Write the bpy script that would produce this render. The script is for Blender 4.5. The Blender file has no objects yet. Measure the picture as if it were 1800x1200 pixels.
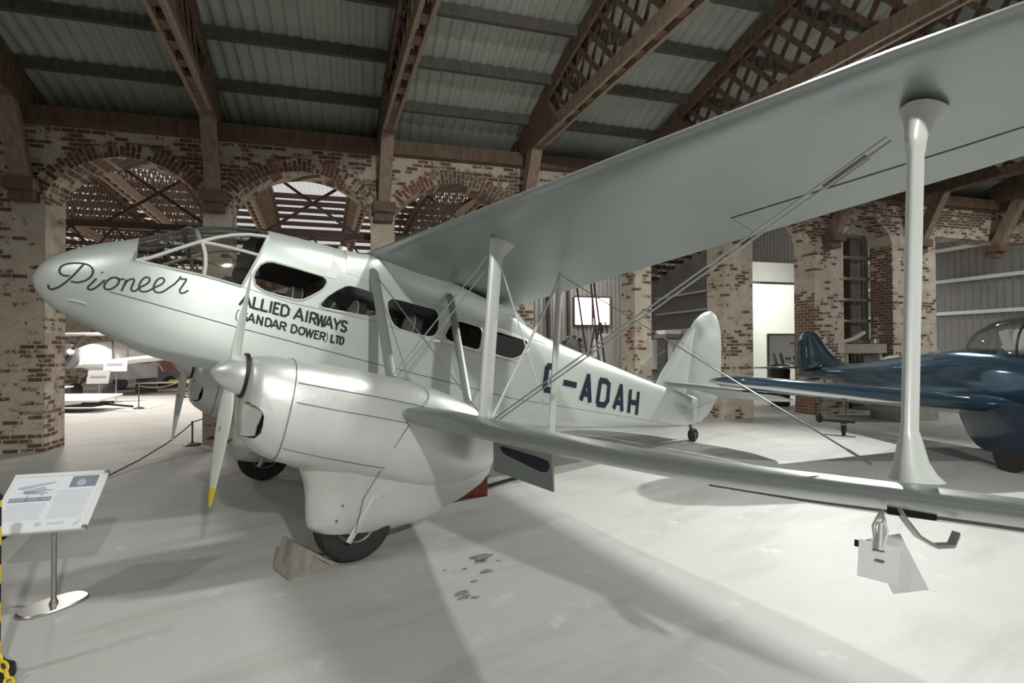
import bpy, bmesh, math, random
from mathutils import Vector, Matrix
random.seed(7)
C = bpy.context.scene.collection
PI = math.pi
R = math.radians

# ------------------------------------------------------------------ camera
cam = bpy.data.cameras.new('camera')
cam.sensor_width = 36.0
cam.lens = 938.63 * 36.0 / 1800.0
cam.clip_start = 0.05
cam.clip_end = 400
co = bpy.data.objects.new('camera', cam)
C.objects.link(co)
yaw, pit, rol = R(36.252), R(0.747), R(-0.269)
f = Vector((math.sin(yaw)*math.cos(pit), math.cos(yaw)*math.cos(pit), math.sin(pit)))
r0 = Vector((math.cos(yaw), -math.sin(yaw), 0))
u0 = r0.cross(f)
r1 = r0*math.cos(rol) + u0*math.sin(rol)
u1 = -r0*math.sin(rol) + u0*math.cos(rol)
M = Matrix((r1, u1, -f)).transposed().to_4x4()
M.translation = Vector((1.5626, -6.2499, 1.8003))
co.matrix_world = M
bpy.context.scene.camera = co

# ------------------------------------------------------------------ world, light, exposure
sc = bpy.context.scene
sc.view_settings.view_transform = 'Standard'
sc.view_settings.look = 'None'
sc.view_settings.gamma = 1.0
sc.view_settings.use_curve_mapping = False
sc.view_settings.exposure = -0.58
w = bpy.data.worlds.new('daylight')
sc.world = w
w.use_nodes = True
bg = w.node_tree.nodes['Background']
bg.inputs['Color'].default_value = (1.0, 0.98, 0.95, 1)
bg.inputs['Strength'].default_value = 1.0
try:
    sc.cycles.max_bounces = 6
    sc.cycles.diffuse_bounces = 3
    sc.cycles.glossy_bounces = 3
    sc.cycles.transparent_max_bounces = 12
    sc.cycles.transmission_bounces = 4
    sc.cycles.use_denoising = True
    sc.cycles.sample_clamp_indirect = 4.0
except Exception:
    pass

WALL_ROT = R(-20.35)          # the brick wall runs along local x, local y goes behind it
WALL_LOC = Vector((0.46, 6.30, 0.0))
WM = Matrix.Translation(WALL_LOC) @ Matrix.Rotation(WALL_ROT, 4, 'Z')
def wall_to_world(t, n, z): return WM @ Vector((t, n, z))

def lamp(name, loc, power, size, target=None, color=(.975, 1, .955), spread=180):
    l = bpy.data.lights.new(name, 'AREA')
    l.energy = power; l.size = size; l.shape = 'DISK'; l.color = color; l.spread = R(spread)
    o = bpy.data.objects.new(name, l); C.objects.link(o)
    o.location = loc
    d = (Vector(target) - Vector(loc)) if target else Vector((0, 0, -1))
    o.rotation_euler = d.to_track_quat('-Z', 'Y').to_euler()
    return o
lamp('hall_light', (5.5, -4.3, 6.3), 380, 0.5)
lamp('hall_light', (1.2, -13.8, 6.2), 1080, 0.3, (6.0, -1.0, 0.5))  # added fill from behind the camera for the nacelle sides
lamp('hall_light', (-3.2, -2.5, 6.2), 170, 0.6)
lamp('hall_light', (15.2, -.7, 5.6), 450, 0.2, (6.5, -3.0, 0.3), spread=104)
lamp('hall_light', (20.0, -5.0, 6.3), 300, 0.6)
lamp('side_hall_light', wall_to_world(-3.5, 9, 5.6), 950, 1.0, color=(1, .95, .88))
lamp('side_hall_light', wall_to_world(3.5, 7, 5.6), 600, 1.0, color=(1, .93, .84))
lamp('side_hall_light', wall_to_world(13, 6, 5.6), 200, 1.0)
lamp('side_hall_light', wall_to_world(20.5, 3.2, 4.6), 260, 0.6, wall_to_world(20.8, 6.2, 2.4))  # added lamp aimed at the cream wall to brighten it

# ------------------------------------------------------------------ materials
def nt(name):
    m = bpy.data.materials.new(name); m.use_nodes = True
    t = m.node_tree; b = t.nodes['Principled BSDF']
    return m, t, b
def N(t, typ, **kw):
    n = t.nodes.new(typ)
    for k, v in kw.items(): setattr(n, k, v)
    return n
def ramp(t, src, stops):
    r = N(t, 'ShaderNodeValToRGB')
    e = r.color_ramp.elements
    while len(e) < len(stops): e.new(0.5)
    for i, (p, c) in enumerate(stops):
        e[i].position = p; e[i].color = (c, c, c, 1) if not isinstance(c, tuple) else (*c, 1)
    t.links.new(src, r.inputs[0]); return r.outputs[0]
def mix(t, fac, a, b, mode='MIX'):
    m = N(t, 'ShaderNodeMix', data_type='RGBA', blend_type=mode)
    if isinstance(fac, (int, float)): m.inputs[0].default_value = fac
    else: t.links.new(fac, m.inputs[0])
    for i, v in ((6, a), (7, b)):
        if isinstance(v, tuple): m.inputs[i].default_value = (*v, 1)
        else: t.links.new(v, m.inputs[i])
    return m.outputs[2]
def math_(t, op, a, b=None, c=None):
    m = N(t, 'ShaderNodeMath', operation=op)
    for i, v in enumerate((a, b, c)):
        if v is None: continue
        if isinstance(v, (int, float)): m.inputs[i].default_value = v
        else: t.links.new(v, m.inputs[i])
    return m.outputs[0]
def objco(t): return N(t, 'ShaderNodeTexCoord').outputs['Object']
def noise(t, vec, scale, detail=6, rough=.6):
    n = N(t, 'ShaderNodeTexNoise'); n.inputs['Scale'].default_value = scale
    n.inputs['Detail'].default_value = detail; n.inputs['Roughness'].default_value = rough
    if vec is not None: t.links.new(vec, n.inputs['Vector'])
    return n.outputs['Fac']
def bump(t, b, h, strength, dist=.02):
    n = N(t, 'ShaderNodeBump'); n.inputs['Strength'].default_value = strength; n.inputs['Distance'].default_value = dist
    t.links.new(h, n.inputs['Height']); t.links.new(n.outputs[0], b.inputs['Normal'])

def plain(name, col, rough=.5, metal=0., var=.0, vscale=8, coat=0., bumps=0.):
    m, t, b = nt(name)
    b.inputs['Base Color'].default_value = (*col, 1); b.inputs['Roughness'].default_value = rough
    b.inputs['Metallic'].default_value = metal
    if coat: b.inputs['Coat Weight'].default_value = coat; b.inputs['Coat Roughness'].default_value = .06
    if var or bumps:
        v = objco(t); n = noise(t, v, vscale)
        if var:
            d = tuple(max(0, x*(1-var)) for x in col); l = tuple(min(1, x*(1+var)) for x in col)
            t.links.new(mix(t, ramp(t, n, [(.3, 0.), (.7, 1.)]), d, l), b.inputs['Base Color'])
        if bumps: bump(t, b, n, bumps)
    return m

def brick_material(name, white=.5, redness=1., uv=False):
    m, t, b = nt(name)
    tc = N(t, 'ShaderNodeTexCoord')
    if uv: vec = tc.outputs['UV']
    else:
        s = N(t, 'ShaderNodeSeparateXYZ'); t.links.new(tc.outputs['Object'], s.inputs[0])
        cb = N(t, 'ShaderNodeCombineXYZ')
        t.links.new(math_(t, 'ADD', s.outputs[0], s.outputs[1]), cb.inputs[0]); t.links.new(s.outputs[2], cb.inputs[1])
        vec = cb.outputs[0]
    def brick(c1, c2, mo):
        k = N(t, 'ShaderNodeTexBrick'); t.links.new(vec, k.inputs['Vector'])
        k.inputs['Scale'].default_value = 1.0; k.inputs['Brick Width'].default_value = .235
        k.inputs['Row Height'].default_value = .083; k.inputs['Mortar Size'].default_value = .011
        k.inputs['Mortar Smooth'].default_value = .3; k.inputs['Bias'].default_value = 0.
        for i, c in zip(('Color1', 'Color2', 'Mortar'), (c1, c2, mo)): k.inputs[i].default_value = (*c, 1)
        return k
    kb = brick((.125*redness, .074, .054), (.215*redness, .125, .09), (.38, .32, .26))
    kr = brick((0, 0, 0), (1, 1, 1), (.75, .75, .75))
    oc = tc.outputs['Object']
    big = noise(t, oc, .9, 4, .55); mid = noise(t, oc, 3.2, 6, .6); fine = noise(t, oc, 22, 5, .65)
    kv = N(t, 'ShaderNodeRGBToBW'); t.links.new(kr.outputs['Color'], kv.inputs[0])
    sz = N(t, 'ShaderNodeSeparateXYZ'); t.links.new(oc, sz.inputs[0])
    worn = ramp(t, math_(t, 'MULTIPLY', sz.outputs[2], .1), [(.05, .10), (.16, .02), (.43, .0), (.52, .22)])
    s1 = math_(t, 'SUBTRACT', math_(t, 'MULTIPLY_ADD', big, 1.3, -.65 + white), worn)
    s2 = math_(t, 'MULTIPLY_ADD', mid, .9, s1)
    s3 = math_(t, 'MULTIPLY_ADD', kv.outputs[0], .46, math_(t, 'ADD', s2, -.09))
    s4 = math_(t, 'MULTIPLY_ADD', fine, .55, math_(t, 'ADD', s3, -.10))
    mask = ramp(t, math_(t, 'ADD', s4, -.75), [(.47, 0.), (.55, 1.)])
    wcol = mix(t, ramp(t, mid, [(.3, 0.), (.75, 1.)]), (.45, .37, .29), (.66, .60, .51))
    bcol = mix(t, ramp(t, fine, [(.3, 0.), (.7, 1.)]), kb.outputs['Color'], (.10, .065, .05), 'MULTIPLY') if False else mix(t, ramp(t, noise(t, oc, .55, 3), [(.55, 0.), (.66, 1.)]), kb.outputs['Color'], mix(t, kv.outputs[0], (.21, .075, .048), (.32, .13, .09)))
    t.links.new(mix(t, mask, bcol, wcol), b.inputs['Base Color'])
    b.inputs['Roughness'].default_value = .9
    hh = math_(t, 'ADD', math_(t, 'MULTIPLY', kb.outputs['Fac'], -.8), math_(t, 'MULTIPLY', mask, .25))
    bump(t, b, math_(t, 'ADD', hh, math_(t, 'MULTIPLY', fine, .4)), .6, .012)
    return m

def floor_material():
    m, t, b = nt('painted_concrete')
    v = objco(t)
    n1 = noise(t, v, .35, 5, .6); n2 = noise(t, v, 3.0, 8, .65); n3 = noise(t, v, 40, 3, .5)
    mp = N(t, 'ShaderNodeMapping'); mp.inputs['Scale'].default_value = (.5, 2.2, 1); mp.inputs['Rotation'].default_value = (0, 0, .35)
    t.links.new(v, mp.inputs['Vector']); sm = noise(t, mp.outputs[0], 1.1, 7, .6)
    c = mix(t, ramp(t, n1, [(.35, 0.), (.65, 1.)]), (.50, .495, .475), (.56, .555, .535))
    c = mix(t, math_(t, 'MULTIPLY', ramp(t, sm, [(.50, 0.), (.66, 1.)]), .5), c, (.37, .35, .32))
    c = mix(t, math_(t, 'MULTIPLY', ramp(t, n2, [(.60, 0.), (.74, 1.)]), .35), c, (.36, .34, .31))
    c = mix(t, math_(t, 'MULTIPLY', ramp(t, n2, [(.28, 1.), (.40, 0.)]), .7), c, (.72, .72, .70))
    t.links.new(mix(t, .05, c, n3), b.inputs['Base Color'])
    b.inputs['Roughness'].default_value = .62
    b.inputs['Specular IOR Level'].default_value = .22
    bump(t, b, n2, .06, .01)
    return m

def timber_material(name, dark, light):
    m, t, b = nt(name)
    v = objco(t)
    mp = N(t, 'ShaderNodeMapping'); mp.inputs['Scale'].default_value = (4, 4, 1.0); t.links.new(v, mp.inputs['Vector'])
    n = noise(t, mp.outputs[0], 3, 8, .7)
    t.links.new(mix(t, ramp(t, n, [(.3, 0.), (.72, 1.)]), dark, light), b.inputs['Base Color'])
    b.inputs['Roughness'].default_value = .8; bump(t, b, n, .2, .01)
    return m

def sheet_material(name, col, light_gap=False):
    m, t, b = nt(name)
    v = objco(t); n = noise(t, v, 1.3, 7, .65)
    t.links.new(mix(t, ramp(t, n, [(.3, 0.), (.7, 1.)]), tuple(x*.8 for x in col), col), b.inputs['Base Color'])
    b.inputs['Roughness'].default_value = .6
    return m

def holed_sheet(name, col, period, rib, rowfrac, ribfrac):
    """old corrugated sheet with open laps that daylight comes through in rows"""
    m, t, b = nt(name)
    b.inputs['Base Color'].default_value = (*col, 1); b.inputs['Roughness'].default_value = .8
    s = N(t, 'ShaderNodeSeparateXYZ'); t.links.new(objco(t), s.inputs[0])
    fy = math_(t, 'FRACT', math_(t, 'DIVIDE', s.outputs[1], period)); fx = math_(t, 'FRACT', math_(t, 'DIVIDE', s.outputs[0], rib))
    nz = noise(t, objco(t), 2.2, 3)
    a = math_(t, 'LESS_THAN', fy, math_(t, 'MULTIPLY', nz, rowfrac*2)); bb = math_(t, 'LESS_THAN', fx, math_(t, 'MULTIPLY', nz, ribfrac*2))
    g = math_(t, 'MULTIPLY', a, bb)
    tr = N(t, 'ShaderNodeBsdfTransparent'); mx = N(t, 'ShaderNodeMixShader')
    t.links.new(g, mx.inputs[0]); t.links.new(b.outputs[0], mx.inputs[1]); t.links.new(tr.outputs[0], mx.inputs[2])
    t.links.new(mx.outputs[0], t.nodes['Material Output'].inputs['Surface'])
    return m

def skylight_material():
    m, t, b = nt('clear_roof_sheet')
    v = objco(t)
    s = N(t, 'ShaderNodeSeparateXYZ'); t.links.new(v, s.inputs[0])
    wv = math_(t, 'SINE', math_(t, 'MULTIPLY', s.outputs[0], 2*PI/.18))
    fac = math_(t, 'MULTIPLY_ADD', wv, .08, .88)
    b.inputs['Base Color'].default_value = (.75, .68, .58, 1)
    tr = N(t, 'ShaderNodeBsdfTransparent'); mx = N(t, 'ShaderNodeMixShader')
    t.links.new(fac, mx.inputs[0]); t.links.new(b.outputs[0], mx.inputs[1]); t.links.new(tr.outputs[0], mx.inputs[2])
    t.links.new(mx.outputs[0], t.nodes['Material Output'].inputs['Surface'])
    return m

def glass_material(name, tint, gloss=.12):
    m, t, b = nt(name)
    tr = N(t, 'ShaderNodeBsdfTransparent'); tr.inputs[0].default_value = (*tint, 1)
    gl = N(t, 'ShaderNodeBsdfGlossy'); gl.inputs['Roughness'].default_value = .03
    lw = N(t, 'ShaderNodeLayerWeight'); lw.inputs['Blend'].default_value = .25
    mx = N(t, 'ShaderNodeMixShader')
    t.links.new(math_(t, 'MULTIPLY_ADD', lw.outputs['Fresnel'], .6, gloss), mx.inputs[0])
    t.links.new(tr.outputs[0], mx.inputs[1]); t.links.new(gl.outputs[0], mx.inputs[2])
    t.links.new(mx.outputs[0], t.nodes['Material Output'].inputs['Surface'])
    return m

def paint_material(name, col, rough, metal, dents=.0, vscale=3.):
    m, t, b = nt(name)
    v = objco(t); n = noise(t, v, vscale, 4, .5); n2 = noise(t, v, 25, 4, .6)
    t.links.new(mix(t, ramp(t, n, [(.3, 0.), (.7, 1.)]), tuple(x*.94 for x in col), col), b.inputs['Base Color'])
    b.inputs['Metallic'].default_value = metal
    t.links.new(math_(t, 'MULTIPLY_ADD', n2, .12, rough - .06), b.inputs['Roughness'])
    if dents: bump(t, b, n, dents, .03)
    return m

MAT = {}
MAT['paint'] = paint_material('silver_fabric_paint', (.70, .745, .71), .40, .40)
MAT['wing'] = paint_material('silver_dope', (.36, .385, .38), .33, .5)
MAT['alu'] = paint_material('aluminium_paint', (.76, .775, .75), .38, .5, .16, 5.)
MAT['strut'] = paint_material('grey_white_paint', (.72, .74, .70), .35, .1)
MAT['strut_dark'] = paint_material('grey_paint', (.34, .36, .35), .4, .2)
MAT['black'] = plain('black_paint', (.012, .012, .013), .5)
MAT['script'] = plain('charcoal_lettering', (.035, .04, .042), .5)
MAT['navy'] = plain('navy_lettering', (.012, .014, .035), .45)
MAT['line'] = plain('dark_seam', (.14, .145, .14), .6)
MAT['rubber'] = plain('tyre_rubber', (.03, .028, .027), .8, var=.3, vscale=20)
MAT['steel'] = plain('bare_steel', (.50, .50, .49), .36, 1.)
MAT['rusty'] = plain('dull_steel', (.16, .15, .14), .5, .6, var=.3)
MAT['wire'] = plain('wire_steel', (.42, .43, .42), .35, .6)
MAT['yellow'] = plain('yellow_paint', (.80, .58, .04), .5)
MAT['glass'] = glass_material('canopy_perspex', (.90, .90, .87), .05)
MAT['dglass'] = glass_material('cabin_glass', (.72, .72, .74), .04)
MAT['navyglass'] = glass_material('dark_navy_glass', (.06, .06, .10), .04)  # darker navy tint for the two rear cabin windows
MAT['interior'] = plain('cabin_lining', (.24, .225, .23), .8)
MAT['brown_lining'] = plain('brown_bulkhead', (.07, .045, .035), .8)
MAT['seat'] = plain('seat_leather', (.10, .09, .10), .7)
MAT['linen'] = plain('white_linen', (.85, .83, .80), .9)
MAT['timber'] = timber_material('old_brown_timber', (.095, .06, .042), (.225, .145, .10))
MAT['timber_pale'] = timber_material('pale_brown_timber', (.18, .12, .088), (.38, .275, .20))
MAT['purlin'] = timber_material('grey_timber', (.07, .062, .052), (.13, .115, .095))
MAT['sheet'] = sheet_material('roof_sheet', (.40, .42, .37))
MAT['clad'] = sheet_material('cladding_sheet', (.30, .29, .27))
MAT['brick'] = brick_material('whitewashed_brick', .66)
MAT['brick_red'] = brick_material('bare_red_brick', .30)
MAT['brick_uv'] = brick_material('arch_brick', .60, uv=True)
MAT['floor'] = floor_material()
MAT['holes'] = holed_sheet('gappy_roof_sheet', (.40, .30, .21), .62, .34, .56, .66)
MAT['skylight'] = skylight_material()
MAT['girder'] = plain('brown_steel', (.075, .042, .035), .6)
MAT['blue'] = plain('glossy_blue_paint', (.06, .115, .175), .12, .55, coat=.8)
MAT['dkblue'] = plain('dark_blue_paint', (.010, .022, .045), .3, coat=.4)
MAT['white'] = plain('white_paint', (.82, .82, .80), .45)
MAT['card'] = plain('white_card', (.88, .88, .87), .7)
MAT['poster'] = plain('poster_paper', (.84, .85, .90), .35)
MAT['poster_blue'] = plain('poster_blue_grey', (.48, .50, .60), .4)
MAT['poster_dark'] = plain('poster_slate', (.25, .27, .34), .4)
MAT['poster_ink'] = plain('poster_ink', (.60, .62, .66), .5)
MAT['red'] = plain('red_paint', (.38, .10, .07), .7, var=.25, vscale=10)
MAT['redbrown'] = plain('red_brown', (.20, .08, .06), .7, var=.3, vscale=10)
MAT['wood_grey'] = timber_material('weathered_wood', (.27, .24, .20), (.45, .42, .37))
MAT['rope'] = plain('dark_rope', (.08, .075, .07), .9)
MAT['grey'] = plain('grey_panel', (.42, .42, .42), .6)
MAT['midgrey'] = plain('mid_grey', (.20, .20, .205), .6)
MAT['lime'] = plain('lime_green', (.55, .55, .10), .7)
MAT['cream'] = plain('cream_wall', (.74, .76, .68), .8)
MAT['stain'] = plain('oil_stain', (.25, .23, .205), .6, var=.4, vscale=15)

# ------------------------------------------------------------------ mesh helpers
class MB:
    def __init__(s): s.bm = bmesh.new(); s.uv = None
    def v(s, p): return s.bm.verts.new(p)
    def face(s, vs):
        try: return s.bm.faces.new(vs)
        except ValueError: return None
    def poly(s, pts): return s.face([s.v(p) for p in pts])
    def box(s, c, d, rot=None):
        m = rot if rot is not None else Matrix.Identity(3)
        c = Vector(c); vs = []
        for x in (-.5, .5):
            for y in (-.5, .5):
                for z in (-.5, .5): vs.append(s.v(c + m @ Vector((x*d[0], y*d[1], z*d[2]))))
        for q in ((0, 1, 3, 2), (4, 6, 7, 5), (0, 4, 5, 1), (2, 3, 7, 6), (0, 2, 6, 4), (1, 5, 7, 3)):
            s.face([vs[i] for i in q])
        return s
    def beam(s, a, b, w, h, up=(0, 0, 1)):
        a, b = Vector(a), Vector(b); d = (b-a); L = d.length; d.normalize()
        up = Vector(up); side = d.cross(up)
        if side.length < 1e-5: side = d.cross(Vector((1, 0, 0)))
        side.normalize(); u = side.cross(d).normalized()
        return s.box((a+b)/2, (L, w, h), Matrix((d, side, u)).transposed())
    def loft(s, rings, caps=True, closed=True):
        prev = None; first = None
        for rg in rings:
            vs = [s.v(p) for p in rg]
            if prev:
                n = len(vs)
                for i in range(n if closed else n-1): s.face([prev[i], prev[(i+1) % n], vs[(i+1) % n], vs[i]])
            else: first = vs
            prev = vs
        if caps: s.face(first[::-1]); s.face(prev)
        return s
    def tube(s, pts, r, seg=8, caps=True):
        pts = [Vector(p) for p in pts]; rings = []
        rr = r if isinstance(r, (list, tuple)) else [r]*len(pts)
        ref = None
        for i, p in enumerate(pts):
            d = (pts[min(i+1, len(pts)-1)] - pts[max(i-1, 0)])
            if d.length < 1e-9: d = Vector((0, 0, 1))
            d.normalize()
            if ref is None:
                ref = d.cross(Vector((0, 0, 1)))
                if ref.length < .1: ref = d.cross(Vector((1, 0, 0)))
            ref = (ref - d*ref.dot(d)).normalized(); o = d.cross(ref)
            rings.append([p + (ref*math.cos(2*PI*k/seg) + o*math.sin(2*PI*k/seg))*rr[i] for k in range(seg)])
        return s.loft(rings, caps)
    def disc_lathe(s, prof, axis_o, ax=(0, 0, 1), seg=32, caps=True):
        ax = Vector(ax).normalized(); a = ax.orthogonal().normalized(); b = ax.cross(a); o = Vector(axis_o)
        return s.loft([[o + ax*h + (a*math.cos(2*PI*k/seg) + b*math.sin(2*PI*k/seg))*max(r, 1e-4) for k in range(seg)] for r, h in prof], caps)
    def prism(s, pts, d):
        d = Vector(d); a = [s.v(Vector(p)) for p in pts]; b = [s.v(Vector(p)+d) for p in pts]; n = len(a)
        s.face(a[::-1]); s.face(b)
        for i in range(n): s.face([a[i], a[(i+1) % n], b[(i+1) % n], b[i]])
        return s
    def strut(s, a, b, chord, thick, cdir=(1, 0, 0), cuffs=None, seg=16):
        """streamlined strut between a and b; cuffs: list of (fraction, chord scale, thick scale, aft shift)"""
        a, b = Vector(a), Vector(b); d = (b-a).normalized(); cd = Vector(cdir); cd = (cd - d*cd.dot(d)).normalized(); td = d.cross(cd)
        rings = []
        for fr, sc_, st, sh in (cuffs or [(0, 1, 1, 0), (1, 1, 1, 0)]):
            p = a + (b-a)*fr; ring = []
            for k in range(seg):
                an = 2*PI*k/seg; x = -math.cos(an)*.5; y = math.sin(an)*.5
                if x > 0: y *= (1 - .55*(2*x))
                ring.append(p + cd*(x*chord*sc_ + sh) + td*y*thick*st)
            rings.append(ring)
        return s.loft(rings)
    def merge(s, o):
        me = bpy.data.meshes.new('t'); o.bm.to_mesh(me); s.bm.from_mesh(me); bpy.data.meshes.remove(me); return s

B0 = Vector((2.597, 0, -2.063))
def link(o, parent=None):
    C.objects.link(o)
    if parent is not None:
        o.parent = parent
        off = parent.get('_off')
        if off is not None: o.location = -Vector(off)
    return o
def obj(name, mb, mat, parent=None, smooth=True, angle=35, recalc=True, kind=None, label=None):
    bm = mb.bm if isinstance(mb, MB) else mb
    if recalc: bmesh.ops.recalc_face_normals(bm, faces=bm.faces)
    me = bpy.data.meshes.new(name); bm.to_mesh(me); bm.free()
    if mat is not None: me.materials.append(MAT[mat] if isinstance(mat, str) else mat)
    if smooth:
        for p in me.polygons: p.use_smooth = True
        try: me.set_sharp_from_angle(angle=R(angle))
        except Exception: pass
    o = bpy.data.objects.new(name, me); link(o, parent)
    if kind: o['kind'] = kind
    if label: o['label'] = label
    return o
def tag(o, label, cat, group=None, kind=None):
    o['label'] = label; o['category'] = cat
    if group: o['group'] = group
    if kind: o['kind'] = kind
    return o
def thing(name, loc, label, cat, rot=(0, 0, 0), group=None, off=None):
    o = bpy.data.objects.new(name, None); C.objects.link(o); o.location = loc; o.rotation_euler = rot
    o.empty_display_size = .2
    if off is not None: o['_off'] = tuple(off)
    return tag(o, label, cat, group)
def struct(name, mb, mat, smooth=False, wall=False):
    o = obj(name, mb, mat, None, smooth, kind='structure')
    if wall: o.matrix_world = WM
    return o
def copy_tree(o, parent=None):
    c = o.copy(); C.objects.link(c); c.parent = parent
    for ch in list(o.children): copy_tree(ch, c)
    return c

# ================================================================== the hall
fm = MB()
fm.poly([(-16, -30, 0), (44, -30, 0), (44, 40, 0), (-16, 40, 0)])
struct('floor', fm, 'floor')

PILLARS = [(-.5, .02), (2.52, 2.97), (5.62, 6.10), (8.65, 9.15), (11.68, 12.12), (14.17, 15.02), (16.97, 17.95), (19.68, 21.3)]
OPEN = [(.02, 2.52), (2.97, 5.62), (6.10, 8.65), (9.15, 11.68), (12.12, 14.17), (15.02, 16.97), (17.95, 19.68)]
WD, WTOP, SPRING, APEX = .68, 6.05, 4.62, 5.36
def arch_z(t, a, b):
    c = (a+b)/2; h = (b-a)/2; rise = APEX-SPRING; rad = (h*h+rise*rise)/(2*rise)
    return SPRING + math.sqrt(max(0, rad*rad-(t-c)**2)) - (rad-rise)
wb = MB()
for (a, b) in PILLARS: wb.box(((a+b)/2, WD/2, WTOP/2), (b-a, WD, WTOP))
wb.box((-3.75, WD/2, WTOP/2), (6.5, WD, WTOP))
wb.box((23.2, WD/2, 5.5), (3.8, WD, 1.1))
for a, b in OPEN:
    n = 18
    for i in range(n):
        t0, t1 = a+(b-a)*i/n, a+(b-a)*(i+1)/n; z0, z1 = arch_z(t0, a, b), arch_z(t1, a, b)
        vs = [wb.v(p) for p in ((t0, 0, z0), (t1, 0, z1), (t1, 0, WTOP), (t0, 0, WTOP), (t0, WD, z0), (t1, WD, z1), (t1, WD, WTOP), (t0, WD, WTOP))]
        for q in ((0, 1, 2, 3), (5, 4, 7, 6), (4, 5, 1, 0), (3, 2, 6, 7)): wb.face([vs[k] for k in q])
wall = struct('wall_back', wb, 'brick', wall=True)
# rings of radial bricks round the arches, standing a finger proud of the wall
for a, b in OPEN[:4]:
    rb = MB(); uvl = rb.bm.loops.layers.uv.new('UVMap')
    c = (a+b)/2; h = (b-a)/2; rise = APEX-SPRING; rad = (h*h+rise*rise)/(2*rise); zc = APEX-rad; half = math.asin(h/rad); n = 24
    prev = None
    for i in range(n+1):
        an = -half+2*half*i/n
        pts = [(c+q*math.sin(an), y, zc+q*math.cos(an)) for q, y in ((rad, .02), (rad, -.02), (rad+.26, -.02), (rad+.26, .02))]
        vs = [rb.v(p) for p in pts]
        if prev:
            for k in range(3):
                fc = rb.face([prev[k], prev[k+1], vs[k+1], vs[k]])
                if fc:
                    us = [(0, i-1), (.26, i-1), (.26, i), (0, i)]
                    for lp, (uu, ii) in zip(fc.loops, us): lp[uvl].uv = (uu+.02, (rad*2*half/n)*ii)
        prev = vs
    ro = obj('brick_arch', rb, 'brick_uv', wall, False); ro['kind'] = 'structure'
# lower red courses and buttress faces
def wallbox(mb, t0, t1, n0, n1, z0, z1): return mb.box(((t0+t1)/2, (n0+n1)/2, (z0+z1)/2), (t1-t0, n1-n0, z1-z0))
b_ = MB(); wallbox(b_, 16.945, 16.975, .0, .66, 0, 3.3); wallbox(b_, 19.655, 19.685, .0, .66, 0, 4.55); o = struct('trim_1', b_, 'brick_red', wall=True)
b_ = MB(); wallbox(b_, -8, 34, .42, .68, 6.05, 6.315); struct('trim_2', b_, 'timber', wall=True)
b_ = MB(); wallbox(b_, -8, 34, -.22, .02, 5.82, 6.10); struct('trim_3', b_, 'timber', wall=True)

def roof_z(s): return 6.50 + .33*s - .0137*s*s
def roof_sheet(t0, t1, sgn, s0, s1, step=.055, amp=.018, period=.22, ns=22, lift=0):
    mb = MB(); rows = []
    nt_ = int((t1-t0)/step)
    for j in range(ns+1):
        s = s0+(s1-s0)*j/ns
        row = []
        for i in range(nt_+1):
            t = t0+(t1-t0)*i/nt_; ph = (t/period) % 1
            tri = min(1, max(-1, 3*abs(2*ph-1)*2-3))
            row.append(mb.v((t, sgn*s, roof_z(s)+amp*tri+lift)))
        rows.append(row)
    for j in range(ns):
        for i in range(nt_): mb.face([rows[j][i], rows[j][i+1], rows[j+1][i+1], rows[j+1][i]])
    return mb
struct('ceiling', roof_sheet(-8, 36, -1, -.55, 24.0), 'sheet', wall=True)
# neighbouring hall: opaque gappy sheets, one clear bay
for k, (t0, t1, mt) in enumerate(((-16, -1.2, 'holes'), (-1.2, 6.9, 'skylight'), (6.9, 36, 'holes'))):
    o = struct('ceiling', roof_sheet(t0, t1, 1, .45, 24.0), mt, wall=True)

# end walls, back wall
b_ = MB(); wallbox(b_, -8.2, -8, -24, 0, 0, 8.6); struct('wall_left', b_, 'brick', wall=True)
b_ = MB(); wallbox(b_, -16.2, -16, 0, 25, 0, 8.6); struct('wall_left_side_hall', b_, 'brick', wall=True)
b_ = MB(); wallbox(b_, -16, 36, 24.2, 24.6, 0, 6.6); struct('wall_far', b_, 'brick', wall=True)
def clad(t, n0, n1, z1):
    mb = MB(); cols = []
    k = int(abs(n1-n0)/.06)
    for i in range(k+1):
        n = n0+(n1-n0)*i/k; o_ = .02*(1 if (i//2) % 2 else -1)
        cols.append((mb.v((t+o_, n, 0)), mb.v((t+o_, n, z1))))
    for i in range(k): mb.face([cols[i][0], cols[i+1][0], cols[i+1][1], cols[i][1]])
    return mb
struct('wall_right', clad(26.2, -6, 24, 8.4), 'clad', wall=True)
b_ = MB(); wallbox(b_, -8, 36, -24.3, -24, 0, 6.6)
struct('wall_front', b_, 'brick', wall=True)
for i, z in enumerate((3.0, 4.18, 5.33)):
    b_ = MB(); wallbox(b_, 26.0, 26.16, -6, 23, z-.06, z+.06); struct('trim_%d' % (4+i), b_, 'white', wall=True)

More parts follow.
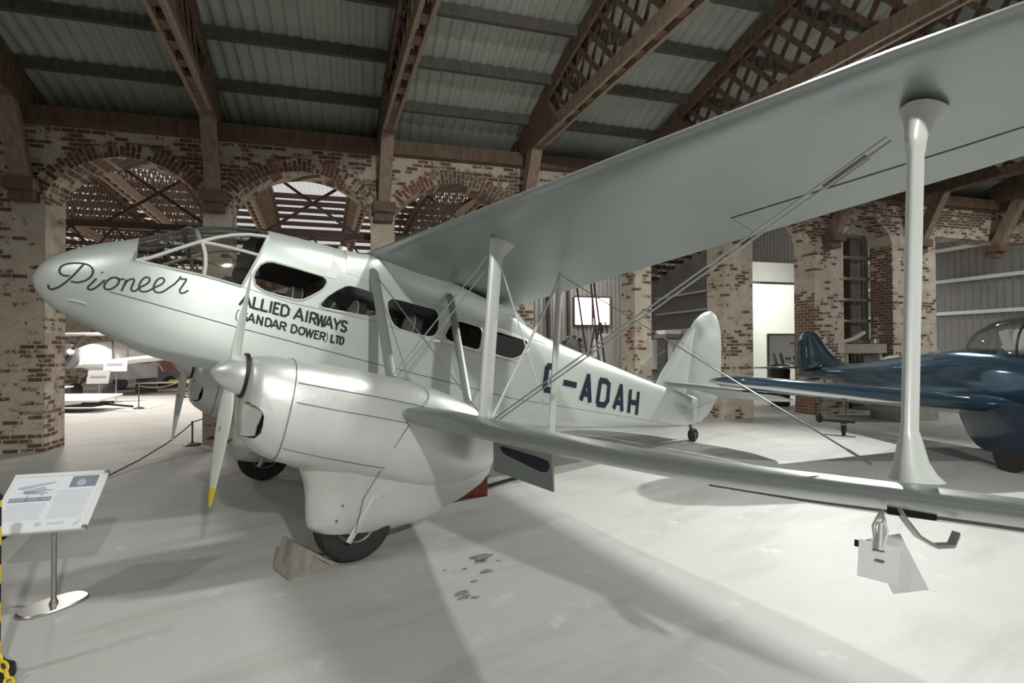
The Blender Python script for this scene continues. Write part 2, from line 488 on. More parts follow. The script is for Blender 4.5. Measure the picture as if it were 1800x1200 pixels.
# ------------------------------------------------------------------ timber roof trusses
TA = R(16.3)
TDIR = Vector((-math.sin(TA), -math.cos(TA), 0))       # from the wall towards the hall
def make_truss(t, sgn, detail=True):
    base = wall_to_world(t, 0, 0); d = TDIR*sgn; side = Vector((-d.y, d.x, 0))
    def P(s, z, o=0): return Vector((s*d.x+o*side.x, s*d.y+o*side.y, z))
    t_ = bpy.data.objects.new('roof_truss', None); C.objects.link(t_); t_.location = (base.x, base.y, 0); t_.empty_display_size = .2
    L = 23.6; zb = 6.02
    m = MB()
    for o_ in (-.09, .09): m.beam(P(.9, zb+.06, o_), P(L, zb+.06, o_), .06, .24)
    obj('bottom_chord', m, 'timber_pale', t_, False)
    m = MB()
    for k in range(46): m.beam(P(1.0+k*.5, zb+.02, 0), P(1.22+k*.5, zb+.02, 0), .12, .10)
    obj('packing_block', m, 'timber', t_, False)['kind'] = 'stuff'
    m = MB(); n = 22
    for k in range(n):
        s0, s1 = L*k/n, L*(k+1)/n
        for o_ in (-.08, .08): m.beam(P(s0, roof_z(s0)-.20, o_), P(s1+.02, roof_z(s1)-.20, o_), .06, .26)
    obj('top_chord', m, 'timber', t_, False)
    m = MB(); k = 1.6
    while k < L-1.5:
        for dd in (.75, -.75):
            s0, s1 = k, min(L, max(0, k+dd*(roof_z(k)-zb)/1.2))
            m.beam(P(s0, zb+.1, .035 if dd > 0 else -.035), P(s1, roof_z(s1)-.2, .035 if dd > 0 else -.035), .022, .09)
        k += .42
    obj('lattice_web', m, 'timber', t_, False)
    m = MB()
    pts = [(.05, 6.08), (.9, 5.95), (2.15, zb), (1.45, roof_z(1.45)-.12), (.05, roof_z(0)-.1)]
    m.prism([P(s, z, -.13) for s, z in pts], side*.26)
    obj('boarded_end', m, 'timber', t_, False)
    m = MB(); m.beam(P(.17, 4.78), P(.78, 6.05), .24, .26, (0, 0, 1))
    obj('post', m, 'timber_pale', t_, False)
    m = MB(); m.box(P(.15, 4.68), (.44, .42, .20), Matrix.Rotation(math.atan2(side.y, side.x), 3, 'Z')); m.box(P(.10, 4.5), (.36, .28, .16), Matrix.Rotation(math.atan2(side.y, side.x), 3, 'Z'))
    obj('corbel', m, 'timber', t_, False)
    return t_
proto = {}
pn = ['first', 'second', 'third', 'fourth', 'fifth', 'sixth', 'seventh', 'eighth']
for sgn in (1, -1):
    ts = [-.25, 2.73, 5.86, 8.9, 11.9, 14.6, 17.45, 20.5, 23.5] if sgn == 1 else [-3.3, -.25, 2.73, 5.86, 8.9, 11.9, 14.6]
    for i, t in enumerate(ts):
        if sgn not in proto: tr = make_truss(t, sgn); proto[sgn] = tr
        else:
            tr = copy_tree(proto[sgn]); b = wall_to_world(t, 0, 0); tr.location = (b.x, b.y, 0)
        if sgn == 1:
            lb = 'brown lattice timber roof truss over the silver biplane, above the %s brick pier' % pn[i] if i < 8 else 'brown lattice timber roof truss farthest to the right over the blue monoplane'
        else:
            lb = 'brown truss of the neighbouring hall, behind the %s brick pier' % pn[i-1] if i else 'leftmost brown timber roof truss in the neighbouring hall, through the first arch'
        tag(tr, lb, 'roof truss', 'timber roof trusses' if sgn == 1 else 'timber trusses of the neighbouring hall')

order = ['lowest', 'second lowest', 'third lowest', 'fourth lowest', 'fifth lowest', 'sixth lowest', 'seventh lowest', 'eighth lowest', 'ninth lowest', 'tenth lowest']
for i in range(10):
    s = .68+1.12*i
    b_ = MB(); wallbox(b_, -8, 30, -s-.045, -s+.045, -.18, 0.)
    for vtx in b_.bm.verts: vtx.co.z += roof_z(s)-.025
    o = obj('roof_purlin', b_, 'purlin', None, False); o.matrix_world = WM
    tag(o, '%s grey timber purlin running along under the corrugated roof above the brick wall' % order[i], 'purlin', 'purlins under the corrugated roof')
# purlins on the far slope of the neighbouring hall
for i in range(11):
    s = 13.0+.98*i
    b_ = MB(); wallbox(b_, -16, 30, s-.05, s+.05, -.2, 0.)
    for vtx in b_.bm.verts: vtx.co.z += roof_z(s)-.03
    o = obj('roof_purlin', b_, 'girder', None, False); o.matrix_world = WM
    tag(o, 'brown purlin across the bright roof of the neighbouring hall, row %d up from its eaves' % (11-i), 'purlin', 'purlins of the neighbouring hall')
# steel braced girder just behind the arches
g = thing('lattice_girder', wall_to_world(0, 1.2, 0), 'dark brown steel lattice girder crossing behind the brick arches', 'girder', (0, 0, WALL_ROT))
m = MB(); m.box((4, 0, 4.34), (18, .12, .13)); obj('top_chord', m, 'girder', g, False)
m = MB(); m.box((4, 0, 3.80), (18, .10, .08)); obj('bottom_chord', m, 'girder', g, False)
m = MB()
for k in range(24):
    x = -5+k*.75
    m.beam((x, 0, 3.8), (x+.375, 0, 4.3), .03, .04); m.beam((x+.375, 0, 4.3), (x+.75, 0, 3.8), .03, .04)
obj('web_bar', m, 'girder', g, False)
for k, (a, b) in enumerate(((-.1, 2.9), (2.9, 5.9), (5.9, 9.0))):
    m = MB(); m.beam((a+.5, 0, 4.35), (b-.3, .05, 5.9), .04, .06); obj('cross_brace', m, 'girder', g, False)
    m = MB(); m.beam((b-.5, .03, 4.35), (a+.3, .08, 5.9), .04, .06); obj('cross_brace', m, 'girder', g, False)
for k in range(4):
    m = MB(); m.box((-.25+3.02*k, -.38, 2.2), (.12, .14, 4.4)); obj('column', m, 'girder', g, False)

# ================================================================== the silver biplane (x aft, y starboard, z up, nose tip at 0)
plane = thing('biplane', (3.17, 0, 0), 'silver twin-engined biplane airliner lettered Pioneer and G-ADAH, standing on its tailwheel', 'biplane', (0, 0.1609, 0), off=B0)
FUS = [(0.0,.004,.004,-.004,2),(.02,.065,.075,-.075,2),(.054,.12,.139,-.13,2.1),(.158,.21,.245,-.235,2.2),(.31,.30,.35,-.31,2.4),(.46,.375,.423,-.375,2.6),(.62,.435,.49,-.44,2.9),(.88,.50,.625,-.545,3.3),(1.15,.545,.76,-.595,3.8),(1.47,.585,.835,-.63,4.3),(1.75,.61,.87,-.67,4.8),(2.3,.64,.875,-.76,5),(2.9,.65,.83,-.84,5),(3.6,.65,.73,-.89,5),(4.3,.645,.607,-.905,5),(5.1,.62,.48,-.905,5),(5.9,.57,.35,-.865,5),(7.1,.45,.2,-.79,5),(8.3,.30,.05,-.71,5),(9.3,.15,-.03,-.63,4),(9.75,.06,-.05,-.55,3)]
def fus(x):
    F = FUS
    if x <= F[0][0]: return F[0][1:]
    if x >= F[-1][0]: return F[-1][1:]
    i = 0
    while F[i+1][0] < x: i += 1
    a, b = F[i], F[i+1]; h = b[0]-a[0]; t = (x-a[0])/h; out = []
    for k in range(1, 5):
        def sl(j):
            if j == 0: return (F[1][k]-F[0][k])/(F[1][0]-F[0][0])
            if j == len(F)-1: return (F[-1][k]-F[-2][k])/(F[-1][0]-F[-2][0])
            d0 = (F[j][k]-F[j-1][k])/(F[j][0]-F[j-1][0]); d1 = (F[j+1][k]-F[j][k])/(F[j+1][0]-F[j][0])
            return 0. if d0*d1 <= 0 else 2*d0*d1/(d0+d1)
        m0, m1 = sl(i), sl(i+1)
        out.append((2*t**3-3*t*t+1)*a[k]+(t**3-2*t*t+t)*h*m0+(-2*t**3+3*t*t)*b[k]+(t**3-t*t)*h*m1)
    return tuple(out)
def lowflat(x): return 4.5*max(0., min(1., (x-.4)/1.2))
def half(x, z):
    w_, zt, zb, n = fus(x); zc = (zt+zb)/2; hh = (zt-zb)/2; q = abs((z-zc)/hh)
    if z < zc: n += lowflat(x)
    return w_*max(0., 1-q**n)**(1/n) if q < 1 else 0.
def chamfer(x, y, z, w_, zb):
    k = max(0., min(1., (x-.30)/.35))*max(0., min(1., (2.9-x)/1.0))
    lim = w_ - max(0., zb+.105-z)*1.9*k
    return math.copysign(min(abs(y), max(lim, .02)), y)
def ring(x, off=0., seg=104):
    w_, zt, zb, n0 = fus(x); zc = (zt+zb)/2; hh = (zt-zb)/2; w2 = max(.002, w_-off); h2 = max(.002, hh-off); pts = []
    for k in range(seg):
        a = 2*PI*(k+.5)/seg; c, s_ = math.cos(a), math.sin(a); n = n0 + (lowflat(x) if s_ < 0 else 0)
        z = zc+h2*math.copysign(abs(s_)**(2/n), s_)
        pts.append((x, chamfer(x, w2*math.copysign(abs(c)**(2/n), c), z, w2, zc-h2), z))
    return pts
xs = [0, .008, .02, .036, .054, .08, .115, .158, .23, .31, .385, .46, .54, .62, .70, .79, .88, .97, 1.06, 1.15, 1.3, 1.47, 1.6, 1.75, 2., 2.3, 2.6, 2.9, 3.25, 3.6, 3.95, 4.3, 4.7, 5.1, 5.5, 5.9, 6.5, 7.1, 7.7, 8.3, 8.8, 9.3, 9.55, 9.75]
outer = MB().loft([ring(x) for x in xs]); shell = obj('fuselage', outer, 'paint', plane, True, 40)
inn = obj('inner_cut', MB().loft([ring(x, .03) for x in xs if .2 < x < 9.2]), 'interior', plane)
WIN = [
 [(1.631,.316),(1.637,.374),(1.671,.451),(1.721,.492),(1.781,.507),(1.997,.496),(2.266,.477),(2.31,.451),(2.322,.417),(2.301,.357),(2.268,.314),(2.192,.249),(2.117,.192),(2.047,.177),(1.91,.183),(1.762,.197),(1.703,.218),(1.657,.248)],
 [(2.281,.19),(2.342,.282),(2.43,.368),(2.511,.43),(2.56,.446),(2.68,.444),(2.783,.435),(2.838,.415),(2.876,.334),(2.90,.25),(2.907,.215),(2.888,.177),(2.826,.152),(2.635,.15),(2.452,.147),(2.323,.147),(2.29,.16)],
 [(2.993,.359),(3.027,.402),(3.08,.413),(3.158,.415),(3.375,.408),(3.578,.401),(3.627,.384),(3.653,.347),(3.673,.262),(3.672,.159),(3.65,.105),(3.61,.07),(3.55,.056),(3.354,.062),(3.188,.079),(3.114,.111),(3.064,.166),(3.025,.236),(2.995,.315)],
 [(3.763,.12),(3.804,.224),(3.84,.295),(3.88,.322),(4.008,.326),(4.222,.309),(4.262,.294),(4.287,.25),(4.296,.199),(4.292,.06),(4.27,.025),(4.222,.01),(4.05,.022),(3.845,.051),(3.79,.07)],
 [(4.468,.229),(4.482,.275),(4.535,.3),(4.775,.282),(4.995,.266),(5.06,.248),(5.088,.205),(5.055,.122),(4.99,.07),(4.88,.005),(4.812,-.02),(4.718,-.022),(4.53,-.011),(4.485,.02),(4.468,.06)]]
cuts = [inn]
for wn in WIN:
    cuts.append(obj('window_cut', MB().prism([(x, -1.2, z) for x, z in wn], (0, 2.4, 0)), 'paint', plane, False))
cuts.append(obj('canopy_cut', MB().prism([(x, -1.2, z) for x, z in ((.69, .262), (1.24, .236), (1.55, .205), (1.715, .76), (1.73, 1.3), (.69, 1.3))], (0, 2.4, 0)), 'paint', plane, False))
for ct in cuts:
    md = shell.modifiers.new('cut', 'BOOLEAN'); md.operation = 'DIFFERENCE'; md.object = ct; md.solver = 'EXACT'
bpy.context.view_layer.update()
dg = bpy.context.evaluated_depsgraph_get()
me = bpy.data.meshes.new_from_object(shell.evaluated_get(dg), depsgraph=dg)
shell.modifiers.clear(); shell.data = me
for ct in cuts:
    mm = ct.data; bpy.data.objects.remove(ct); bpy.data.meshes.remove(mm)
for p in me.polygons: p.use_smooth = True
me.set_sharp_from_angle(angle=R(32))
me.materials.clear(); me.materials.append(MAT['paint']); me.materials.append(MAT['interior'])
for p in me.polygons:                                  # the lining is a different, darker surface
    c_ = p.center
    p.material_index = 1 if (abs(c_.y) < half(c_.x, c_.z)-.012 and .2 < c_.x < 9.2 and p.normal.dot(Vector((0, c_.y, c_.z-.0)).normalized()) < 0) else 0

def outline_path(poly, s, off=.004): return [Vector((x, s*(half(x, z)+off), z)) for x, z in poly]
for i, wn in enumerate(WIN):
    for s in (-1, 1):
        mb = MB(); cx = sum(p[0] for p in wn)/len(wn); cz = sum(p[1] for p in wn)/len(wn)
        rings_ = [[mb.v((cx+(x-cx)*k, s*(half(cx+(x-cx)*k, cz+(z-cz)*k)-.012), cz+(z-cz)*k)) for x, z in wn] for k in (1.0, .6, .25)]
        for a_, b_ in ((0, 1), (1, 2)):
            for q in range(len(wn)): mb.face([rings_[a_][q], rings_[a_][(q+1) % len(wn)], rings_[b_][(q+1) % len(wn)], rings_[b_][q]])
        mb.face(rings_[2])
        gl = obj('window', mb, 'dglass' if i < 3 else 'navyglass', plane)
        fr = MB(); pth = outline_path(wn, s); fr.tube(pth+[pth[0], pth[1]], .011, 6)
        obj('window_frame', fr, 'strut', gl)

# surface strokes: ribbons lying on the port side
def ribbon(mb, pts, width, off=.004, step=.012, square=False):
    P = [Vector((p[0], p[1])) for p in pts]
    if not square and len(P) > 2:                      # smooth through the points
        Q = []
        for i in range(len(P)-1):
            p0, p1, p2, p3 = P[max(i-1, 0)], P[i], P[i+1], P[min(i+2, len(P)-1)]
            for k in range(6):
                t = k/6
                Q.append(.5*((2*p1)+(p2-p0)*t+(2*p0-5*p1+4*p2-p3)*t*t+(3*p1-p0-3*p2+p3)*t**3))
        P = Q+[P[-1]]
    def put(x, z): return (x, -(half(x, z)+off), z)
    if square:
        for i in range(len(P)-1):
            d = P[i+1]-P[i]; L = d.length; d.normalize(); nrm = Vector((-d.y, d.x))*width/2
            e = width*.32 if 0 < i else 0; e2 = width*.32 if i < len(P)-2 else 0
            k = max(2, int(L/.05)); prev = None
            for j in range(k+1):
                c_ = P[i]-d*e+d*(L+e+e2)*j/k
                vs = [mb.v(put(*(c_+nrm))), mb.v(put(*(c_-nrm)))]
                if prev: mb.face([prev[0], prev[1], vs[1], vs[0]])
                prev = vs
    else:
        prev = None
        for i, p in enumerate(P):
            d = (P[min(i+1, len(P)-1)]-P[max(i-1, 0)]).normalized(); nrm = Vector((-d.y, d.x))*width/2
            vs = [mb.v(put(*(p+nrm))), mb.v(put(*(p-nrm)))]
            if prev: mb.face([prev[0], prev[1], vs[1], vs[0]])
            prev = vs
PION = [
 [(.136,-.064),(.136,-.082),(.151,-.097),(.17,-.098),(.21,-.07),(.25,-.021),(.296,.055),(.331,.131),(.346,.159)],
 [(.264,.038),(.232,.032),(.2,.045),(.187,.074),(.193,.107),(.222,.135),(.268,.153),(.325,.161),(.376,.155),(.41,.127),(.419,.091),(.409,.051),(.376,.012),(.326,-.011),(.282,-.009)],
 [(.453,.047),(.431,.006),(.407,-.039),(.417,-.056),(.441,-.052),(.474,-.017),(.513,.046)],
 [(.476,.108),(.488,.107)],
 [(.607,.077),(.581,.081),(.549,.066),(.522,.023),(.518,-.015),(.536,-.034),(.569,-.024),(.602,.014),(.613,.053),(.596,.079),(.618,.071),(.646,.082)],
 [(.661,.08),(.652,.017),(.642,-.029)],
 [(.647,.006),(.669,.065),(.7,.093),(.717,.081),(.708,.01),(.722,-.014),(.746,-.002),(.766,.028)],
 [(.766,.028),(.811,.069),(.828,.104),(.817,.128),(.791,.125),(.767,.085),(.76,.033),(.779,-.001),(.812,-.001),(.845,.021),(.871,.049)],
 [(.871,.049),(.917,.087),(.934,.121),(.924,.144),(.898,.141),(.873,.101),(.866,.048),(.885,.014),(.919,.013),(.952,.037),(.978,.07)],
 [(.978,.07),(1.014,.112),(1.039,.157),(1.053,.19),(1.047,.175),(1.064,.169),(1.097,.173),(1.079,.113),(1.063,.064),(1.078,.041),(1.105,.053),(1.128,.078)]]
mb = MB()
for p in PION: ribbon(mb, p, .0145)
obj('script_lettering', mb, 'script', plane, False, recalc=False, label='grey script lettering Pioneer on the nose')
REG = [
 [(5.63,-.10),(5.605,-.02),(5.47,-.022),(5.442,-.062),(5.438,-.307),(5.468,-.347),(5.584,-.347),(5.612,-.305),(5.612,-.215),(5.53,-.215)],
 [(5.788,-.21),(6.07,-.222)], [(6.196,-.426),(6.309,-.054),(6.403,-.441)], [(6.24,-.32),(6.377,-.327)],
 [(6.6,-.085),(6.576,-.439)], [(6.575,-.084),(6.741,-.084),(6.814,-.125),(6.82,-.369),(6.755,-.448),(6.564,-.444)],
 [(6.992,-.485),(7.128,-.114),(7.213,-.509)], [(7.048,-.377),(7.181,-.384)],
 [(7.39,-.14),(7.398,-.519)], [(7.62,-.154),(7.624,-.534)], [(7.392,-.336),(7.625,-.347)]]
mb = MB()
for p in REG: ribbon(mb, p, .086, square=True)
obj('registration_lettering', mb, 'navy', plane, False, recalc=False, label='navy registration letters G-ADAH')
# simple block alphabet: strokes in a unit cell
FONT = {'A': [[(0,0),(.5,1),(1,0)],[(.18,.33),(.82,.33)]], 'L': [[(.05,1),(.05,.05),(1,.05)]], 'I': [[(.5,0),(.5,1)]],
 'E': [[(1,.95),(.08,.95),(.08,.05),(1,.05)],[(.08,.52),(.8,.52)]], 'D': [[(.08,0),(.08,1)],[(.08,.95),(.6,.95),(.95,.72),(.95,.28),(.6,.05),(.08,.05)]],
 'R': [[(.08,0),(.08,1)],[(.08,.95),(.7,.95),(.95,.8),(.95,.62),(.7,.48),(.08,.48)],[(.5,.48),(1,0)]], 'W': [[(0,1),(.25,0),(.5,.9),(.75,0),(1,1)]],
 'Y': [[(0,1),(.5,.45),(1,1)],[(.5,.5),(.5,0)]], 'S': [[(.95,.8),(.75,.95),(.3,.95),(.08,.78),(.2,.58),(.8,.42),(.95,.22),(.7,.05),(.25,.05),(.05,.2)]],
 'G': [[(.95,.8),(.7,.95),(.35,.95),(.06,.7),(.06,.3),(.35,.05),(.7,.05),(.95,.2),(.95,.45),(.6,.45)]], 'N': [[(.08,0),(.08,1),(.92,0),(.92,1)]],
 'O': [[(.5,.95),(.2,.85),(.05,.5),(.2,.15),(.5,.05),(.8,.15),(.95,.5),(.8,.85),(.5,.95)]], 'T': [[(0,.95),(1,.95)],[(.5,.95),(.5,0)]],
 '(': [[(.9,1.12),(.35,.8),(.2,.45),(.35,.1),(.9,-.2)]], ')': [[(.1,1.12),(.65,.8),(.8,.45),(.65,.1),(.1,-.2)]]}
def text(mb, items, base, up, weight):
    """items: (letter, start, width) along the base line from base[0] to base[1]"""
    a, b = Vector(base[0]), Vector(base[1]); d = b-a; up = Vector(up)
    for ch, s0, wd in items:
        for st in FONT[ch]: ribbon(mb, [a+d*(s0+wd*u)+up*v_ for u, v_ in st], weight*(.45 if ch in '()' else 1), square=True)
mb = MB()
span = 1138.
l1 = [('A',255,118),('L',390,72),('L',474,72),('I',556,30),('E',602,66),('D',680,88),('A',830,102),('I',955,28),('R',1005,76),('W',1085,100),('A',1182,96),('Y',1285,84),('S',1378,74)]
text(mb, [(c, (x-255)/span, q/span) for c, x, q in l1], ((1.556,.024),(2.545,-.057)), (.0,.117), .0225)
l2 = [('(',213,30),('G',262,68),('A',338,74),('N',432,62),('D',522,64),('A',592,76),('R',680,66),('D',806,64),('O',888,76),('W',972,86),('E',1075,52),('R',1140,60),(')',1208,30)]
span2 = 905.
text(mb, [(c, (x-290)/span2, q/span2) for c, x, q in l2], ((1.606,-.116),(2.383,-.184)), (.0,.084), .0172)
text(mb, [('L',0,.3),('T',.33,.32),('D',.68,.32)], ((2.452,-.188),(2.585,-.196)), (.0,.082), .0195)
obj('company_lettering', mb, 'black', plane, False, recalc=False, label='black block lettering ALLIED AIRWAYS (GANDAR DOWER) LTD')
mb = MB()
ribbon(mb, [(.56,-.05),(1.05,-.118),(1.6,-.192),(2.84,-.327),(3.9,-.43),(4.89,-.526)], .008, square=True)
ribbon(mb, [(4.89,-.526),(9.2,-.63)], .005, square=True)
ribbon(mb, [(1.57,.20),(2.0,.14),(2.9,.115),(3.65,.02),(4.9,-.06)], .004, square=True)
obj('panel_seam', mb, 'line', plane, False, recalc=False)
mb = MB(); mb.strut((.30, -(half(.30,-.17)+.0), -.17), (.42, -(half(.42,-.185)+.0), -.185), .05, .02, (0, 1, 0)); obj('air_scoop', mb, 'paint', plane)
# cabin roof hatch patch with a pale repair panel
mb = MB(); q = [(2.29,.48),(2.355,.685),(2.455,.60),(2.39,.475)]
mb.poly([(x, -(half(x, z)+.006), z) for x, z in q]); obj('pale_patch', mb, 'card', plane, False, label='white rectangular patch behind the front cabin window')

# cockpit canopy
SILL = lambda x: .262-(x-.69)*.062
def can_end(z): return 1.55+(z-.205)*.297
mb = MB(); grid = []
nz, nx = 26, 12
for i in range(nz+1):
    a = PI*i/nz; row = []
    for j in range(nx+1):
        fz = max(0., math.sin(a))
        x0 = .692; x1 = can_end(.21+.60*fz); x = x0+(x1-x0)*j/nx
        zt = fus(x)[1]-.004; sl_ = SILL(x); z = sl_+(zt-sl_)*fz**.75
        y = -math.copysign(max(0, half(x, z)-.008), math.cos(a)) if abs(math.cos(a)) > 1e-6 else 0
        row.append(mb.v((x, y, z)))
    grid.append(row)
for i in range(nz):
    for j in range(nx): mb.face([grid[i][j], grid[i+1][j], grid[i+1][j+1], grid[i][j+1]])
can = obj('cockpit_canopy', mb, 'glass', plane)
def onshell(x, z, s, off=.004): return Vector((x, s*(half(x, z)+off), z))
for s in (-1, 1):
    mb = MB(); mb.tube([onshell(x, z, s) for x, z in ((.70,.262),(.80,.31),(.95,.415),(1.15,.553),(1.28,.63),(1.40,.688),(1.55,.735),(1.71,.757))], .017, 8); obj('canopy_rail', mb, 'strut', can)
    mb = MB(); mb.tube([onshell(x, z, s) for x, z in ((.69,.263),(1.0,.246),(1.24,.236),(1.55,.205))], .013, 8); obj('canopy_rail', mb, 'strut', can)
    mb = MB(); mb.tube([onshell(x, z, s) for x, z in ((1.15,.553),(1.3,.555),(1.5,.55),(1.65,.54))], .016, 8); obj('canopy_rail', mb, 'strut', can)
    mb = MB(); mb.tube([onshell(x, z, s) for x, z in ((1.165,.553),(1.205,.45),(1.225,.34),(1.228,.24))], .017, 8); obj('canopy_post', mb, 'strut', can)
    mb = MB(); mb.tube([onshell(x, z, s) for x, z in ((1.55,.205),(1.60,.37),(1.65,.54),(1.71,.757))], .014, 8); obj('canopy_post', mb, 'strut', can)
mb = MB(); mb.tube([onshell(1.15, .553, -1), Vector((1.12, -.40, .655)), Vector((1.06, -.2, .715)), Vector((1.02, 0, .705)), Vector((1.06, .2, .715)), Vector((1.12, .40, .655)), onshell(1.15, .553, 1)], .022, 8); obj('windscreen_arch', mb, 'strut_dark', can)
mb = MB(); mb.tube([(.695, 0, .52), (.86, 0, .62), (1.02, 0, .705), (1.35, 0, .80), (1.71, 0, .868)], .018, 8); obj('centre_rail', mb, 'strut_dark', can)
for yy in (-.3, .3):
    mb = MB(); mb.tube([(1.10, yy*1.1, .69), (1.35, yy, .79), (1.70, yy, .85)], .012, 8); obj('roof_rail', mb, 'strut_dark', can)
mb = MB(); mb.tube([(.69, yy, .262+(.515-.262)*(1-abs(yy/.455)**3)) for yy in [-.455+.91*k/12 for k in range(13)]], .014, 8); obj('windscreen_sill', mb, 'strut_dark', can)
# inside
def section(x0, x1, z0, z1, off, name, mat):
    mb = MB(); n = 14; L_ = []; Rr = []
    for k in range(n+1):
        z = z0+(z1-z0)*k/n; x = x0+(x1-x0)*k/n; h_ = max(0, half(x, z)-off); L_.append((x, -h_, z)); Rr.append((x, h_, z))
    for k in range(n):
        mb.poly([L_[k], Rr[k], Rr[k+1], L_[k+1]])
    return obj(name, mb, mat, plane, False)
section(1.47, 1.64, -.5, .83, .025, 'cabin_bulkhead', 'brown_lining')
section(.80, .78, -.35, .40, .03, 'instrument_panel', 'black')
section(5.25, 5.25, -.8, .42, .03, 'rear_bulkhead', 'interior')
mb = MB(); mb.poly([(.8, -.45, -.32), (5.25, -.55, -.55), (5.25, .55, -.55), (.8, .45, -.32)]); obj('cabin_floor', mb, 'interior', plane, False)
mb = MB(); mb.tube([(.95, .05, -.2), (1.0, .05, .2)], .02); mb.tube([(1.0, -.12, .2), (1.0, .02, .30), (1.0, .18, .2)], .014); obj('control_wheel', mb, 'black', plane)
mb = MB(); mb.box((1.3, 0, -.05), (.4, .42, .1)); mb.box((1.48, 0, .12), (.08, .42, .42)); obj('pilot_seat', mb, 'seat', plane, False)
def seat(x, y):
    mb = MB(); mb.box((x-.2, y, -.22), (.42, .42, .12)); mb.box((x-.2, y, -.38), (.36, .36, .22))
    ring2 = []
    for k in range(10):
        a = PI*k/9; ring2.append((math.cos(a)*.20, .18+.16*math.sin(a)))
    pts = [(.20, -.16)] + ring2 + [(-.20, -.16)]
    mb.prism([(x+.12*zz, y+yy, zz) for yy, zz in pts], (.08, 0, 0))
    st = obj('passenger_seat', mb, 'seat', plane)
    mb = MB(); pts = [(.17, .08)] + [(math.cos(PI*k/9)*.17, .19+.155*math.sin(PI*k/9)) for k in range(10)] + [(-.17, .08)]
    mb.prism([(x-.012+.12*zz, y+yy, zz) for yy, zz in pts], (.012, 0, 0)); mb.prism([(x+.085+.12*zz, y+yy, zz) for yy, zz in pts], (.008, 0, 0))
    obj('headrest_cover', mb, 'linen', st)
for x in (2.02, 2.72, 3.42, 4.1):
    for y in (-.33, .33): seat(x, y)

# ---- wings
def airfoil(f_, th):
    t = 5*th*(.2969*math.sqrt(max(f_, 0))-.126*f_-.3516*f_*f_+.2843*f_**3-.1036*f_**4)
    cam_ = .02*4*f_*(1-f_)
    return t, cam_
def wing(stations, a=0., b=1., n=16, th=.12):
    """stations: (y, x leading edge, chord, z leading edge, z trailing edge)"""
    rings = []
    for y, xl, ch, zl, zt in stations:
        up, lo = [], []
        for k in range(n+1):
            f_ = a+(b-a)*(1-math.cos(PI*k/n))/2 if a == 0 else a+(b-a)*k/n
            t, cm = airfoil(f_, th); zc = zl+(zt-zl)*f_+cm*ch
            up.append((xl+ch*f_, y, zc+t*ch)); lo.append((xl+ch*f_, y, zc-t*ch*.85))
        rings.append(up+lo[::-1][(0 if b < 1 else 0):] if a > 0 else up+lo[::-1][:-1])
    return MB().loft(rings)
def U(y):   # upper wing planform
    a = abs(y); K = [(0,2.745,4.86),(.65,2.75,4.74),(2.5,2.785,4.40),(4.3,2.815,4.07),(5.5,2.84,3.86),(6.3,2.90,3.70),(6.8,2.98,3.56),(7.1,3.07,3.45),(7.25,3.17,3.34),(7.3,3.24,3.28)]
    for p, q in zip(K, K[1:]):
        if a <= q[0]:
            t = (a-p[0])/(q[0]-p[0]); xl = p[1]+(q[1]-p[1])*t; xt = p[2]+(q[2]-p[2])*t; break
    ch = xt-xl; zl = .865+.012*max(0, a-.65); return (y, xl, ch, zl, zl-.10*ch)
def Lw(y):
    a = abs(y); K = [(.4,2.60,4.75),(1.75,2.66,4.52),(2.5,2.70,4.36),(4.3,2.84,4.02),(5.5,2.94,3.82),(6.3,3.0,3.68),(6.8,3.07,3.56),(7.1,3.14,3.46),(7.25,3.22,3.36),(7.3,3.27,3.31)]
    for p, q in zip(K, K[1:]):
        if a <= q[0]:
            t = (a-p[0])/(q[0]-p[0]); xl = p[1]+(q[1]-p[1])*t; xt = p[2]+(q[2]-p[2])*t; break
    ch = xt-xl
    Z = [(.4,-.79),(1.75,-.775),(2.5,-.77),(3.5,-.775),(4.5,-.765),(5.0,-.74),(5.5,-.705),(6.3,-.66),(7.3,-.61)]
    for p, q in zip(Z, Z[1:]):
        if a <= q[0] or q is Z[-1]: zl = p[1]+(q[1]-p[1])*(a-p[0])/(q[0]-p[0]); break
    return (y, xl, ch, zl, zl-.135*ch)
tips = [6.3, 6.8, 7.0, 7.1, 7.19, 7.25, 7.29]
